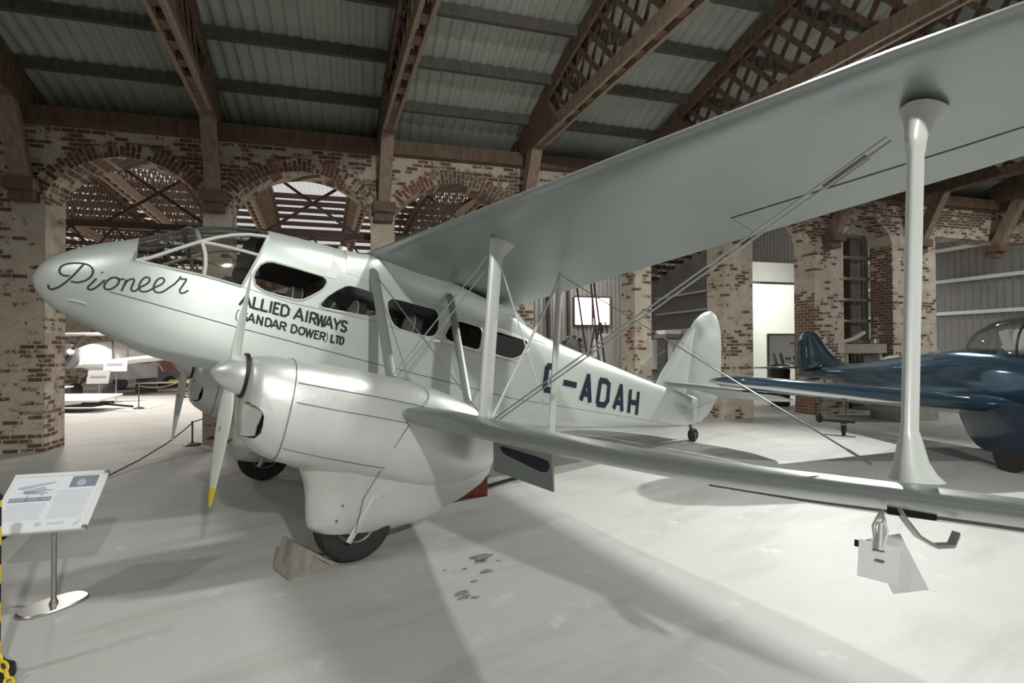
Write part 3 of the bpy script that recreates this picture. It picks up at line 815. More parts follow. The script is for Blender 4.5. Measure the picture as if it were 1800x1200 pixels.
for s in (-1, 1):
    yy = [0, .65, 1.6, 2.5, 3.4, 4.3]
    mw = wing([U(s*y) for y in yy]); mw.merge(wing([U(s*y) for y in (4.3, 4.9, 5.5, 6.3, 6.75)], 0, .735, th=.12)); mw.merge(wing([U(s*y) for y in tips[1:]]))
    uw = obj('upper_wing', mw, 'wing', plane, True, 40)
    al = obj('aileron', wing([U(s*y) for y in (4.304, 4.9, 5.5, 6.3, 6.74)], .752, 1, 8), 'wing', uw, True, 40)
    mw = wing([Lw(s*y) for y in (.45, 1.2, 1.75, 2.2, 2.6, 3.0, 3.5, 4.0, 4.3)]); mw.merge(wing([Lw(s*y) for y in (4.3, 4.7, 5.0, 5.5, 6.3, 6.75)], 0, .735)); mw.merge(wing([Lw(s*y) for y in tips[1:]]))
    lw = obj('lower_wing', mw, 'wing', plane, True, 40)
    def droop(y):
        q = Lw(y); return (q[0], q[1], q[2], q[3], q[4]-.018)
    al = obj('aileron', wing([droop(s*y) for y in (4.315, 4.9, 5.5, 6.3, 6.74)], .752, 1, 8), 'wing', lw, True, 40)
    mb = MB(); P4 = [(3.66, s*2.06, -.90), (3.78, s*2.78, -.92), (3.905, s*2.78, -1.26), (3.715, s*2.07, -1.225)]
    q_ = [Vector(p) for p in P4]; n_ = (q_[1]-q_[0]).cross(q_[3]-q_[0]).normalized(); P4[2] = tuple(q_[2]-n_*n_.dot(q_[2]-q_[0]))
    mb.prism(P4, (.016, 0, .004)); fl = obj('wing_flap', mb, 'wing', lw, False)
    def onflap(u, v_):
        p = [Vector(q) for q in P4]; nn = (p[1]-p[0]).cross(p[3]-p[0]).normalized()
        if nn.x > 0: nn = -nn
        return p[0]*(1-u)*(1-v_)+p[1]*u*(1-v_)+p[2]*u*v_+p[3]*(1-u)*v_ + nn*.012
    mb = MB(); mb.poly([onflap(u, v_) for u, v_ in ((.14,.24),(.80,.28),(.93,.30),(.95,.45),(.92,.56),(.84,.60),(.74,.58),(.24,.43),(.17,.36))]); obj('flap_lettering', mb, 'navy', fl, False, recalc=False, label='navy edge of a painted letter')
# fillet between the fuselage sides and the underside of the upper wing
rings = []
for k in range(17):
    x = 2.50+2.9*k/16; zt = fus(x)[1]; f_ = max(0., min(1, (x-2.45)/.5))*max(0., min(1, (5.45-x)/.8))
    zw = max(zt+.004, (.865-.10*(x-2.75)-.055-.05*math.sin(PI*min(1, max(0, (x-2.75)/2.1))))*f_+(zt+.004)*(1-f_))
    z0 = min(zt-.10, .485-.10*(x-3.3)); hw = half(x, z0); d_ = .02+.16*f_; side_ = []
    for q in range(9):
        a = PI/2*q/8; z = z0+(zw-z0)*math.sin(a); yf = half(x, min(z, zt-.0005))+.004
        side_.append((yf*(1-f_)+(hw+.002+d_*(1-math.cos(a)))*f_, z))
    rings.append([(x, -y, z) for y, z in side_] + [(x, y, z) for y, z in side_[::-1]])
obj('wing_root_fairing', MB().loft(rings), 'paint', plane, True, 50)

# ---- engine nacelles
NAC = [(1.508,-.50,-.95,.18),(1.518,-.475,-1.01,.22),(1.54,-.455,-1.08,.255),(1.60,-.445,-1.14,.285),(1.70,-.44,-1.20,.31),(1.82,-.44,-1.245,.33),(2.1,-.448,-1.30,.345),(2.45,-.46,-1.355,.355),(2.8,-.485,-1.40,.345),(3.1,-.53,-1.42,.31),(3.4,-.60,-1.40,.245),(3.62,-.68,-1.35,.17),(3.8,-.76,-1.27,.085),(3.9,-.82,-1.2,.02)]
PANT = [(-1.15,1.95,3.92,.27),(-1.30,2.02,3.88,.235),(-1.40,2.07,3.80,.205),(-1.52,2.105,3.63,.185),(-1.64,2.125,3.40,.172),(-1.72,2.14,3.22,.16),(-1.765,2.155,3.08,.15),(-1.80,2.20,2.95,.135)]
def nring(x, zt, zb, w_, s, off=0, seg=40):
    pts = []
    zc = (zt+zb)/2; hh = (zt-zb)/2+off; w_ += off
    for k in range(seg):
        a = 2*PI*(k+.5)/seg; c_, s_ = math.cos(a), math.sin(a); n = 2.6 if s_ > 0 else 2.9
        pts.append((x, s*1.76+w_*math.copysign(abs(c_)**(2/n), c_), zc+hh*math.copysign(abs(s_)**(2/n), s_)))
    return pts
def nac_at(x):
    for p, q in zip(NAC, NAC[1:]):
        if x <= q[0]:
            t = (x-p[0])/(q[0]-p[0]); return tuple(p[i]+(q[i]-p[i])*t for i in range(1, 4))
def nseam(mb, x, s, r=.004, k0=0, k1=40, dx=0):
    rg = nring(x, *nac_at(x), s, .001)
    pts = [(p[0]+dx*(p[2]+.44), p[1], p[2]) for p in rg]; pts = pts[k0:k1] if k1 < 40 else pts+[pts[0]]
    mb.tube(pts, r, 5)
def lane(mb, x0, x1, frac, s, r=.0035, side=-1):
    """a seam running aft along the nacelle side, frac 0 top .. 1 bottom"""
    pts = []
    for k in range(15):
        x = x0+(x1-x0)*k/14; zt, zb, w_ = nac_at(x); zc = (zt+zb)/2; hh = (zt-zb)/2; z = zt+(zb-zt)*frac; q = abs((z-zc)/hh); n = 2.6 if z > zc else 2.9
        pts.append((x, s*1.76+side*(w_*(1-q**n)**(1/n)+.001), z))
    mb.tube(pts, r, 5)
for s in (-1, 1):
    nac = obj('engine_nacelle', MB().loft([nring(*q, s) for q in NAC]), 'alu', plane, True, 50)
    mb = MB()
    nseam(mb, 1.82, s, dx=.06)
    for sd in (-1, 1):
        lane(mb, 1.83, 2.95, .22, s, side=sd); lane(mb, 1.83, 2.75, .40, s, side=sd); lane(mb, 1.80, 2.62, .84, s, side=sd)
    mb.tube([(2.76, s*1.76-.352, -.86), (2.66, s*1.76-.345, -1.05), (2.60, s*1.76-.30, -1.23), (2.52, s*1.76-.2, -1.5), (2.50, s*1.76-.185, -1.78)], .004, 5)
    obj('cowl_seam', mb, 'line', nac)
    rings = []
    for z, xa, xb, w_ in PANT:
        rg = []
        for k in range(28):
            a = 2*PI*k/28; x = -math.cos(a)*.5; y = math.sin(a); t = (x+.5)
            prof = (min(1, t/.16)**.5 if t < .16 else (1 if t < .34 else max(0, 1-((t-.34)/.66)**1.5)))
            rg.append((xa+(xb-xa)*t, s*1.76+w_*prof*(1 if y >= 0 else -1)*(abs(y)**.15 if t in (0, 1) else 1), z))
        rings.append(rg)
    wf = obj('wheel_fairing', MB().loft(rings), 'alu', plane, True, 50)
    mb = MB()
    for (x, z) in ((2.36,-1.56),(2.33,-1.68),(2.70,-1.48),(2.62,-1.30)):
        mb.disc_lathe([(.0,.004),(.009,.003),(.010,-.004)], (x, s*1.76-.185, z), (0, -1, 0), 10)
    obj('fastener', mb, 'line', wf)
    # chin air intake on the outboard side; black plate and strip paint its inner shadow
    MOUTH = [(1.455,-1.961,-.805),(1.502,-2.013,-.798),(1.543,-2.06,-.822),(1.565,-2.085,-.85),(1.575,-2.096,-.889),(1.574,-2.095,-.953),(1.565,-2.085,-1.012),(1.539,-2.056,-1.051),(1.499,-2.011,-1.054),(1.455,-1.96,-1.051)]; INNER_FACE = [(1.456,-1.962,-.813),(1.5,-2.011,-.805),(1.554,-2.073,-.837),(1.551,-2.069,-.893),(1.541,-2.058,-.948),(1.536,-2.052,-.965),(1.532,-2.047,-1.039),(1.492,-2.002,-1.047),(1.457,-1.963,-1.045)]
    def sidep(P_): return [Vector((x, s*1.76+(y+1.76), z)) for x, y, z in P_]
    inn_ = Vector((.12, .095, 0)); mp_ = sidep(MOUTH)
    ct = obj('mouth_cut', MB().loft([[p-inn_*.9 for p in mp_], [p+inn_*.95 for p in mp_]]), 'alu', plane, False)
    md = nac.modifiers.new('cut', 'BOOLEAN'); md.operation = 'DIFFERENCE'; md.object = ct; md.solver = 'EXACT'
    bpy.context.view_layer.update(); dg = bpy.context.evaluated_depsgraph_get()
    nm = bpy.data.meshes.new_from_object(nac.evaluated_get(dg), depsgraph=dg); nac.modifiers.clear(); nac.data = nm
    mm = ct.data; bpy.data.objects.remove(ct); bpy.data.meshes.remove(mm)
    for p in nm.polygons: p.use_smooth = True
    nm.set_sharp_from_angle(angle=R(38))
    mb = MB(); mb.poly([p+inn_*.9 for p in mp_]); it = obj('intake_shade', mb, 'black', nac, False)
    mb = MB(); mb.loft([[p+inn_*.93 for p in mp_[3:9]], [p+inn_*.45 for p in mp_[3:9]]], False, False); obj('intake_rim_shade', mb, 'black', it, False)  # black strip painted as shade along the recess walls
    mb = MB(); mb.prism([p+inn_*.55 for p in sidep(INNER_FACE)], inn_*.08); obj('intake_inner_face', mb, 'alu', it, False)  # light grey inner face, cut to leave a crescent of painted shade
    # propeller
    hub = Vector((1.40, s*1.76, -.615))
    mb = MB(); mb.disc_lathe([(.001,-.128),(.022,-.117),(.066,-.080),(.112,-.022),(.143,.040),(.153,.085)], hub, (1, 0, 0), 36)
    pr = obj('propeller', mb, 'alu', plane, True, 50, label='spinner with two grey blades')
    mb = MB(); mb.disc_lathe([(.153,.085),(.172,.088),(.172,.112),(.12,.125)], hub, (1, 0, 0), 36); obj('backplate', mb, 'black', pr)
    for sg in (-1, 1):
        rings = []; tip = []
        prof = [(.10,.075,.05,50),(.17,.105,.042,44),(.28,.135,.032,37),(.42,.150,.025,30),(.58,.142,.020,25),(.74,.115,.016,21),(.84,.092,.013,19)]
        tp = [(.84,.0925,.0135,19),(.92,.070,.011,18),(.965,.045,.008,17),(.985,.015,.005,17)]
        def blade(pf):
            out = []
            for r_, ch, th_, tw in pf:
                tw = R(tw); ring_ = []
                for k in range(18):
                    a = 2*PI*k/18; u_ = math.cos(a)*ch/2; v_ = math.sin(a)*th_/2
                    x = u_*math.sin(tw)+v_*math.cos(tw); y = u_*math.cos(tw)-v_*math.sin(tw)
                    ring_.append(hub+Vector((.02+.01*r_+x, y*sg, sg*r_)))
                out.append(ring_)
            return MB().loft(out)
        kk = .80 if sg > 0 else 1.0
        bl = obj('blade', blade([(r_*kk, c_, t_, w2) for r_, c_, t_, w2 in prof]), 'strut', pr)
        obj('blade_tip', blade([(r_*kk, c_, t_, w2) for r_, c_, t_, w2 in tp]), 'yellow' if (sg < 0 and s < 0) else 'strut', bl, label='yellow blade tip' if (sg < 0 and s < 0) else None)
        if sg < 0:
            mb = MB(); c0 = hub+Vector((.022, 0, -.41))
            st = []
            for k in range(10):
                a = 2*PI*k/10; r_ = (.038 if k % 2 == 0 else .014); st.append(c0+Vector((-.020+.25*0, r_*math.sin(a)*.55, r_*math.cos(a))))
            mb.face([mb.v(p) for p in st]); obj('blade_badge', mb, 'line', bl, False, recalc=False)
    # wheel
    wc = Vector((2.545, s*1.76, -1.725))
    mb = MB(); mb.disc_lathe([(.17,-.075),(.24,-.095),(.30,-.085),(.332,-.045),(.338,0),(.332,.045),(.30,.085),(.24,.095),(.17,.075)], wc, (0, 1, 0), 44); wh = obj('main_wheel', mb, 'rubber', plane)
    mb = MB(); mb.disc_lathe([(.01,-.07),(.06,-.075),(.07,-.05),(.12,-.045),(.165,-.085),(.175,-.075),(.175,.075),(.165,.085),(.12,.045),(.01,.07)], wc, (0, 1, 0), 36); obj('wheel_hub', mb, 'steel', wh)
    mb = MB(); mb.strut((2.62, s*1.76-.186, -1.50), (2.46, s*1.76-.17, -1.86), .05, .012, (1, 0, 0)); obj('fairing_strap', mb, 'alu', wf)

# ---- struts and wires
CUFF_O = [(0,2.8,3.1,.10),(.02,2.2,2.5,.06),(.05,1.65,1.85,.03),(.10,1.2,1.35,.01),(.125,1,1.03,0),(.13,.95,.95,0),(.868,.95,.95,0),(.872,1.08,1.12,0),(.90,1.15,1.22,0),(.93,1.32,1.42,.015),(.955,1.55,1.72,.035),(.975,1.85,2.1,.06),(.99,2.15,2.5,.08),(1.0,2.35,2.75,.095)]
for s in (-1, 1):
    mb = MB(); mb.strut((3.225, s*5.49, -.66), (3.128, s*5.49, .835), .125, .058, (1, 0, 0), CUFF_O, 24); obj('outer_strut', mb, 'strut', plane, True, 60)
    mb = MB(); mb.strut((3.24, s*2.51, -.76), (3.13, s*2.51, .80), .13, .055, (1, 0, 0), [(0,1.0,1,0),(.85,1,1,0),(.90,1.05,1.1,0),(.99,2.1,1.6,.07),(1,2.2,1.6,.08)], 24); obj('inner_front_strut', mb, 'strut', plane, True, 60)
    mb = MB(); mb.strut((4.01, s*2.49, -.83), (3.886, s*2.49, .70), .075, .04, (1, 0, 0), [(0,1,1,0),(.93,1,1,0),(.99,.5,.6,0),(1,.4,.5,0)], 20); obj('inner_rear_strut', mb, 'strut', plane, True, 60)
    mb = MB(); mb.strut((2.78, s*1.55, -.47), (2.80, s*.60, .70), .11, .05, (1, 0, 0)); obj('root_strut', mb, 'strut_dark', plane, True, 60)
    mb = MB(); mb.strut((3.63, s*1.6, -.63), (3.76, s*.66, .60), .10, .05, (1, 0, 0)); obj('root_strut', mb, 'strut_dark', plane, True, 60)
    def wire(name, a, b, r_=.006, mat='wire'):
        mb = MB(); mb.tube([a, b], r_, 6); return obj(name, mb, mat, plane)
    for o_ in (0, .07):
        wire('bracing_wire', (3.10+o_, s*2.49, .68), (2.72+o_*1.5, s*1.66, -.50))
        wire('flying_wire', (3.30+o_*.8, s*2.52, -.74), (3.10+o_*.6, s*5.40, .72))
    wire('bracing_wire', (2.80, s*.68, .62), (3.35, s*2.30, -.72))
    wire('landing_wire', (3.90, s*2.50, .66), (3.22, s*5.36, -.62), .004)
    mb = MB(); mb.strut((3.32, s*2.5, -.72), (3.88, s*2.5, .62), .03, .014, (1, 0, 0)); obj('incidence_brace', mb, 'strut', plane)
    mb = MB(); mb.strut((3.16, s*2.5, .66), (3.98, s*2.5, -.74), .016, .01, (1, 0, 0)); obj('incidence_brace', mb, 'strut', plane)
    mb = MB(); mb.tube([(2.93, s*1.83, -.09), (3.08, s*1.83, -.09)], .012); obj('wire_spacer', mb, 'strut', plane)
    mb = MB()
    for q in (.02, .05):
        a_, b_ = Vector((3.30+q, s*2.52, -.74)), Vector((3.10+q, s*5.40, .72)); mb.tube([b_+(a_-b_)*.03, b_+(a_-b_)*.09], .007, 8)
    obj('turnbuckle', mb, 'rusty', plane)
    mb = MB(); a_, b_ = Vector((3.22, s*5.36, -.62)), Vector((3.90, s*2.50, .66)); mb.tube([a_, a_+(b_-a_)*.035], .006, 8); obj('turnbuckle', mb, 'steel', plane)
    mb = MB()
    for k in range(5): mb.tube([(3.24, s*(2.46-.02*k), -.735), (3.30+.02*k, s*2.5, -.69)], .010, 6)
    mb.box((3.30, s*2.50, -.725), (.16, .12, .05)); obj('wire_fitting', mb, 'strut', plane, False)
    mb = MB(); hp = [(3.14,5.47,-.745),(3.155,5.50,-.80),(3.20,5.53,-.855),(3.26,5.565,-.885),(3.32,5.60,-.875),(3.335,5.61,-.83)]
    mb.loft([[(x+dx, s*(y+dy), z+dz) for dx, dy, dz in ((-.014,.016,-.006),(.014,-.016,-.006),(.014,-.016,.006),(-.014,.016,.006))] for x, y, z in hp]); obj('picketing_hoop', mb, 'strut', plane, True)
    mb = MB(); mb.prism([(3.12, s*5.455, -.79), (3.15, s*5.455, -.795), (3.27, s*5.56, -.795), (3.24, s*5.575, -.79)], (0, 0, .03)); obj('hoop_slot', mb, 'black', plane, False)
mb = MB(); mb.disc_lathe([(.0,.0),(.06,.0),(.075,.06),(.06,.10),(.05,.13)], (2.60, -.05, .84), (0, 0, 1), 20); mb.box((2.64, -.05, .92), (.16, .10, .03)); obj('roof_ventilator', mb, 'paint', plane, True)

# ---- tail
def finmesh(outline_le, outline_te, th):
    rings = []
    for (xl, zl), (xt, zt) in zip(outline_le, outline_te):
        up, lo = [], []
        for k in range(11):
            f_ = (1-math.cos(PI*k/10))/2; t = th*4*(f_**.6)*(1-f_)*.9+.004
            x = xl+(xt-xl)*f_; z = zl+(zt-zl)*f_; up.append((x, t, z)); lo.append((x, -t, z))
        rings.append(up+lo[::-1])
    return MB().loft(rings)
obj('fin', finmesh([(8.50,.03),(8.62,.26),(8.83,.55),(9.03,.83),(9.22,1.08),(9.36,1.24)], [(9.45,-.02),(9.46,.26),(9.48,.55),(9.50,.83),(9.52,1.08),(9.53,1.24)], .045), 'paint', plane)
obj('rudder', finmesh([(9.75,-.52),(9.60,-.30),(9.47,.0),(9.475,.3),(9.50,.7),(9.53,1.0),(9.54,1.24),(9.38,1.26),(9.50,1.42),(9.66,1.56),(9.80,1.64),(9.92,1.68)], [(9.95,-.52),(10.25,-.30),(10.45,.0),(10.53,.35),(10.50,.75),(10.46,1.05),(10.415,1.24),(10.41,1.26),(10.35,1.42),(10.26,1.56),(10.17,1.64),(10.05,1.68)], .03), 'paint', plane)
for s in (-1, 1):
    st = [(s*.1,8.62,1.02,.10,.07),(s*.7,8.68,.94,.085,.06),(s*1.25,8.78,.80,.065,.045),(s*1.65,8.90,.60,.05,.035),(s*1.85,9.02,.40,.045,.035),(s*1.93,9.14,.2,.04,.035)]
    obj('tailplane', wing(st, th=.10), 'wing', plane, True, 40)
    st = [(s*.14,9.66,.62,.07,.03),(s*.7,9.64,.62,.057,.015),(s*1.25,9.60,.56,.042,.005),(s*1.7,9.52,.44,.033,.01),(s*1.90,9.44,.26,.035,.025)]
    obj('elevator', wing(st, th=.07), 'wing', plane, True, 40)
    for za, ya in ((.95, 1.3),):
        mb = MB(); mb.tube([(9.1, s*.02, za), (9.05, s*ya, .12)], .004, 5); mb.tube([(9.05, s*ya, .08), (9.0, s*.15, -.45)], .004, 5); obj('tail_wire', mb, 'wire', plane)
mb = MB(); mb.tube([(9.62, 0, -.52), (9.70, 0, -.70), (9.74, 0, -.76)], .03, 8); mb.box((9.745, 0, -.75), (.10, .13, .05)); mb.box((9.76, .06, -.79), (.05, .012, .14)); mb.box((9.76, -.06, -.79), (.05, .012, .14)); tw = obj('tail_leg', mb, 'rusty', plane)
mb = MB(); mb.disc_lathe([(.05,-.04),(.10,-.05),(.125,-.03),(.13,0),(.125,.03),(.10,.05),(.05,.04)], (9.765, 0, -.772), (0, 1, 0), 28); tw2 = obj('tail_wheel', mb, 'rubber', plane)
mb = MB(); mb.disc_lathe([(.01,-.045),(.05,-.048),(.055,0),(.05,.048),(.01,.045)], (9.765, 0, -.772), (0, 1, 0), 20); obj('wheel_hub', mb, 'steel', tw2)

# ================================================================== the blue low-wing monoplane behind the silver wing
BO = Vector((0, 0, 0))
BL = Vector((12.55, -4.68, .90))
aft = R(60.6)
blue = thing('monoplane', (BL.x, BL.y, 0), 'glossy blue low-wing monoplane with bubble canopy behind the silver biplane tail', 'monoplane', (0, R(4.5), aft), off=(0, 0, -.90))
def bf(x):   # half width, top, bottom, exponent
    K = [(-2.3,.10,.28,.05,2.2),(-2.1,.36,.52,-.12,2.4),(-1.5,.48,.66,-.20,2.6),(-.5,.53,.74,-.20,2.8),(.4,.54,.90,-.16,2.8),(1.2,.50,.97,-.08,2.6),(2.4,.42,.91,.10,2.4),(3.6,.28,.84,.33,2.3),(4.8,.13,.80,.54,2.2),(5.6,.05,.79,.62,2.)]
    for p, q in zip(K, K[1:]):
        if x <= q[0]:
            t = (x-p[0])/(q[0]-p[0]); t = t*t*(3-2*t)*.5+t*.5; return tuple(p[i]+(q[i]-p[i])*t for i in range(1, 5))
    return K[-1][1:]
rings = []
for k in range(41):
    x = -2.3+7.9*k/40; w_, zt, zb, n = bf(x); rings.append([(x, w_*math.copysign(abs(math.cos(a))**(2/n), math.cos(a)), (zt+zb)/2+(zt-zb)/2*math.copysign(abs(math.sin(a))**(2/n), math.sin(a))) for a in [2*PI*(j+.5)/32 for j in range(32)]])
obj('fuselage', MB().loft(rings), 'blue', blue, True, 50)
for s in (-1, 1):
    st = [(s*.2,0,1.95,-.02,-.10),(s*1.0,0,1.90,.06,-.03),(s*2.2,.06,1.62,.19,.11),(s*3.4,.14,1.32,.32,.25),(s*4.2,.22,1.08,.41,.35),(s*4.6,.34,.80,.455,.41),(s*4.78,.50,.52,.475,.445),(s*4.84,.66,.22,.485,.47)]
    obj('wing', wing(st, th=.17), 'blue', blue, True, 40)
    st = [(s*.05,4.75,.85,.80,.78),(s*.8,4.85,.70,.81,.79),(s*1.3,4.98,.46,.82,.80),(s*1.45,5.08,.26,.825,.81)]
    obj('tailplane', wing(st, th=.10), 'blue', blue, True, 40)
    rings = []
    for z, xa, xb, w_ in ((.06,-.50,.75,.18),(-.15,-.52,.70,.17),(-.40,-.48,.60,.15),(-.56,-.40,.48,.12),(-.64,-.28,.34,.07)):
        rings.append([(xa+(xb-xa)*(.5-.5*math.cos(a)), s*.80+w_*math.sin(a)*(1-.45*(.5-.5*math.cos(a))), z) for a in [2*PI*j/24 for j in range(24)]])
    sp = obj('wheel_fairing', MB().loft(rings), 'dkblue', blue, True, 50)
    mb = MB(); mb.disc_lathe([(.10,-.06),(.22,-.05),(.23,0),(.22,.05),(.10,.06)], (-.02, s*.80, -.675), (0, 1, 0), 28); obj('wheel', mb, 'rubber', blue)
obj('fin', finmesh([(3.55,.80),(4.05,.86),(4.35,.98),(4.60,1.20),(4.80,1.46),(4.95,1.62),(5.10,1.70)], [(5.10,.72),(5.20,.86),(5.26,.98),(5.30,1.20),(5.30,1.46),(5.27,1.62),(5.22,1.70)], .06), 'blue', blue)
obj('rudder', finmesh([(5.12,.66),(5.22,.86),(5.28,1.0),(5.32,1.2),(5.32,1.46),(5.29,1.62),(5.24,1.70)], [(5.52,.66),(5.66,.86),(5.72,1.0),(5.72,1.2),(5.64,1.46),(5.52,1.62),(5.38,1.69)], .04), 'blue', blue)
mb = MB(); rings = []
for k in range(17):
    f_ = k/16; x = -.55+1.75*f_; hgt = .50*math.sin(PI*min(1, f_*1.0))**.62; w_ = .40*math.sin(PI*f_)**.5+.01; zb = bf(x)[1]-.10
    rings.append([(x, w_*math.cos(a), zb+(hgt+.10)*math.sin(a)) for a in [PI*j/16 for j in range(17)]])
mb.loft(rings, caps=False, closed=False); cn = obj('canopy', mb, 'glass', blue)
mb = MB(); mb.tube([p for p in rings[6]], .016, 6); obj('canopy_frame', mb, 'dkblue', cn)
mb = MB(); mb.box((.35, 0, .88), (.14, .46, .62), Matrix.Rotation(.2, 3, 'Y')); mb.box((.10, 0, .72), (.5, .44, .12)); obj('seat', mb, 'linen', blue, False)
mb = MB(); mb.tube([(1.75, 0, .92), (1.95, .0, 1.34)], .008, 5); obj('aerial', mb, 'strut', blue)
mb = MB(); mb.disc_lathe([(.001,-.28),(.06,-.24),(.11,-.12),(.13,.0)], (-2.32, 0, .16), (1, 0, 0), 24); pb = obj('propeller', mb, 'dkblue', blue)
for sg in (-1, 1):
    mb = MB(); mb.strut((-2.40, sg*.08, .16), (-2.40, sg*.95, .18), .11, .03, (.5, 0, .8)); obj('blade', mb, 'black', pb)
mb = MB(); mb.tube([(4.75, 0, .50), (4.95, 0, .10), (5.0, 0, .02)], .022); obj('tail_leg', mb, 'rusty', blue)
mb = MB(); mb.disc_lathe([(.03,-.03),(.09,-.03),(.105,0),(.09,.03),(.03,.03)], (5.02, 0, -.405), (0, 1, 0), 20); obj('tail_wheel', mb, 'rubber', blue)
mb = MB(); mb.tube([(5.0, 0, .05), (5.02, .05, -.405)], .014); mb.tube([(5.0, 0, .05), (5.02, -.05, -.405)], .014); obj('tail_fork', mb, 'rusty', blue)

# wing trestle castor standing under the blue wing
t = thing('castor_trolley', (13.45, -1.45, 0), 'small black castor trolley with flat bar under the blue wing', 'trolley', (0, 0, .3))
mb = MB(); mb.disc_lathe([(.03,-.025),(.095,-.03),(.105,0),(.095,.03),(.03,.025)], (0, 0, .105), (0, 1, 0), 22); obj('castor_wheel', mb, 'rubber', t)
mb = MB(); mb.box((.05, 0, .24), (.16, .10, .03)); mb.box((.03, .045, .16), (.05, .012, .18)); mb.box((.03, -.045, .16), (.05, .012, .18)); obj('castor_fork', mb, 'rusty', t, False)
mb = MB(); mb.box((.0, .08, .29), (.16, .55, .05)); obj('bar', mb, 'black', t, False)

# ================================================================== things round the silver biplane
# information stand
t = thing('information_stand', (1.19, -1.28, 0), 'steel information stand with white A2 poster panel, left of the biplane propeller', 'sign stand', (0, 0, R(-9)))
mb = MB(); n = 40
for z, k in ((0, 1), (.012, 1), (.02, .96)): pass
rg = lambda k, z: [(.205*k*math.copysign(abs(math.cos(a))**.8, math.cos(a)), .13*k*math.copysign(abs(math.sin(a))**.8, math.sin(a)), z) for a in [2*PI*j/n for j in range(n)]]
rot = Matrix.Rotation(R(38), 4, 'Z')
mb.loft([[rot @ Vector(p) for p in rg(k, z)] for k, z in ((1, 0), (1, .014), (.95, .022))]); obj('base', mb, 'steel', t, True, 30)
mb = MB(); mb.disc_lathe([(.026,.02),(.026,.03),(.018,.05),(.0165,.06),(.0165,.70)], (0, 0, 0), (0, 0, 1), 20); obj('pole', mb, 'steel', t)
pm = Matrix.Translation((-.03, .02, .735)) @ Matrix.Rotation(R(-12), 4, 'Z') @ Matrix.Rotation(R(42), 4, 'X')
def pbox(x0, x1, y0, y1, z0, z1, name, mat, parent, label=None):
    mb = MB(); mb.box(((x0+x1)/2, (y0+y1)/2, (z0+z1)/2), (x1-x0, y1-y0, z1-z0))
    mb.bm.transform(pm); return obj(name, mb, mat, parent, False, label=label)
pan = pbox(-.285, .285, -.235, .235, -.014, 0, 'panel', 'card', t)
pbox(-.262, .262, -.212, .212, 0, .002, 'poster', 'poster', pan)
for (x0, x1, y0, y1) in ((-.29, .29, .212, .24), (-.29, .29, -.24, -.212)): pbox(x0, x1, y0, y1, -.016, .008, 'frame_rail', 'white', pan)
for (x0, x1) in ((-.29, -.266), (.266, .29)): pbox(x0, x1, -.212, .212, -.016, .006, 'frame_rail', 'white', pan)
for cx, cy in ((.28, .226), (.28, -.226)): pbox(cx-.012, cx+.014, cy-.012, cy+.012, -.018, .010, 'corner_clip', 'midgrey', pan)
# the poster's print: biplane picture, cockpit picture, heading band, columns of small grey text, logos
mb = MB(); mb.box((-.125, .12, .003), (.25, .15, .001)); mb.bm.transform(pm); obj('poster_picture', mb, 'poster', pan, False)
mb = MB()
for pts in ([(-.235,.115),(-.22,.13),(-.02,.165),(-.01,.155),(-.2,.105)], [(-.19,.10),(-.07,.125),(-.05,.10),(-.02,.10),(-.02,.09),(-.09,.08),(-.18,.07)], [(-.20,.08),(-.15,.09),(-.04,.075),(-.03,.065),(-.13,.06)], [(-.16,.06),(-.15,.06),(-.14,.045),(-.15,.04)], [(-.08,.065),(-.06,.065),(-.06,.05),(-.07,.05)]):
    mb.prism([(x, y, .0036) for x, y in pts], (0, 0, .0006))
mb.bm.transform(pm); obj('poster_picture', mb, 'poster_blue', pan, False)
mb = MB(); mb.box((.16, .155, .003), (.165, .095, .0012)); mb.bm.transform(pm); obj('poster_picture', mb, 'poster_dark', pan, False)
mb = MB(); mb.disc_lathe([(.03,0),(.03,.0008)], (.145, .145, .0036), (0, 0, 1), 16); mb.bm.transform(pm); obj('poster_picture', mb, 'poster_blue', pan, False)
mb = MB(); mb.box((-.125, .022, .003), (.25, .032, .0012)); mb.bm.transform(pm); obj('poster_heading', mb, 'poster_dark', pan, False)
mb = MB()
for k in range(13):
    x = -.24+.019*k
    if k not in (5, 9): mb.box((x, .022, .004), (.011, .012, .0006))
for k in range(11): mb.box((-.13+(random.random()-.5)*.01, -.015-.0125*k, .003), (.235-random.random()*.03, .003, .0006))
for k in range(19): mb.box((.13+(random.random()-.5)*.01, .085-.0125*k, .003), (.23-random.random()*.04, .003, .0006))
for k in range(2): mb.box((.10, -.175-.012*k, .003), (.10, .006, .0006))
mb.box((-.005, -.18, .003), (.035, .03, .0006)); mb.prism([(x, y, .003) for x, y in ((.20,-.205),(.225,-.205),(.245,-.165),(.235,-.16))], (0, 0, .0006))
mb.bm.transform(pm); obj('poster_text', mb, 'poster_ink', pan, False)

# wooden wheel chock
t = thing('wheel_chock', (2.76, -1.66, 0), 'weathered grey wooden chock wedged against the near main wheel of the biplane', 'chock', (0, 0, R(8)))
mb = MB(); mb.prism([(-.16, -.17, 0), (.40, -.10, 0), (.16, -.10, .05), (-.08, -.17, .25)], (0, .035, 0)); mb.prism([(-.16, .13, 0), (.30, .13, 0), (.16, .13, .06), (-.08, .13, .24)], (0, .035, 0)); obj('side_plate', mb, 'wood_grey', t, False)
mb = MB(); mb.beam((-.15, 0, .01), (-.07, 0, .245), .30, .03, (1, 0, 0)); obj('back_board', mb, 'wood_grey', t, False)
mb = MB(); mb.beam((-.07, 0, .235), (.20, 0, .03), .28, .025, (0, 0, 1)); obj('sloping_board', mb, 'wood_grey', t, False)
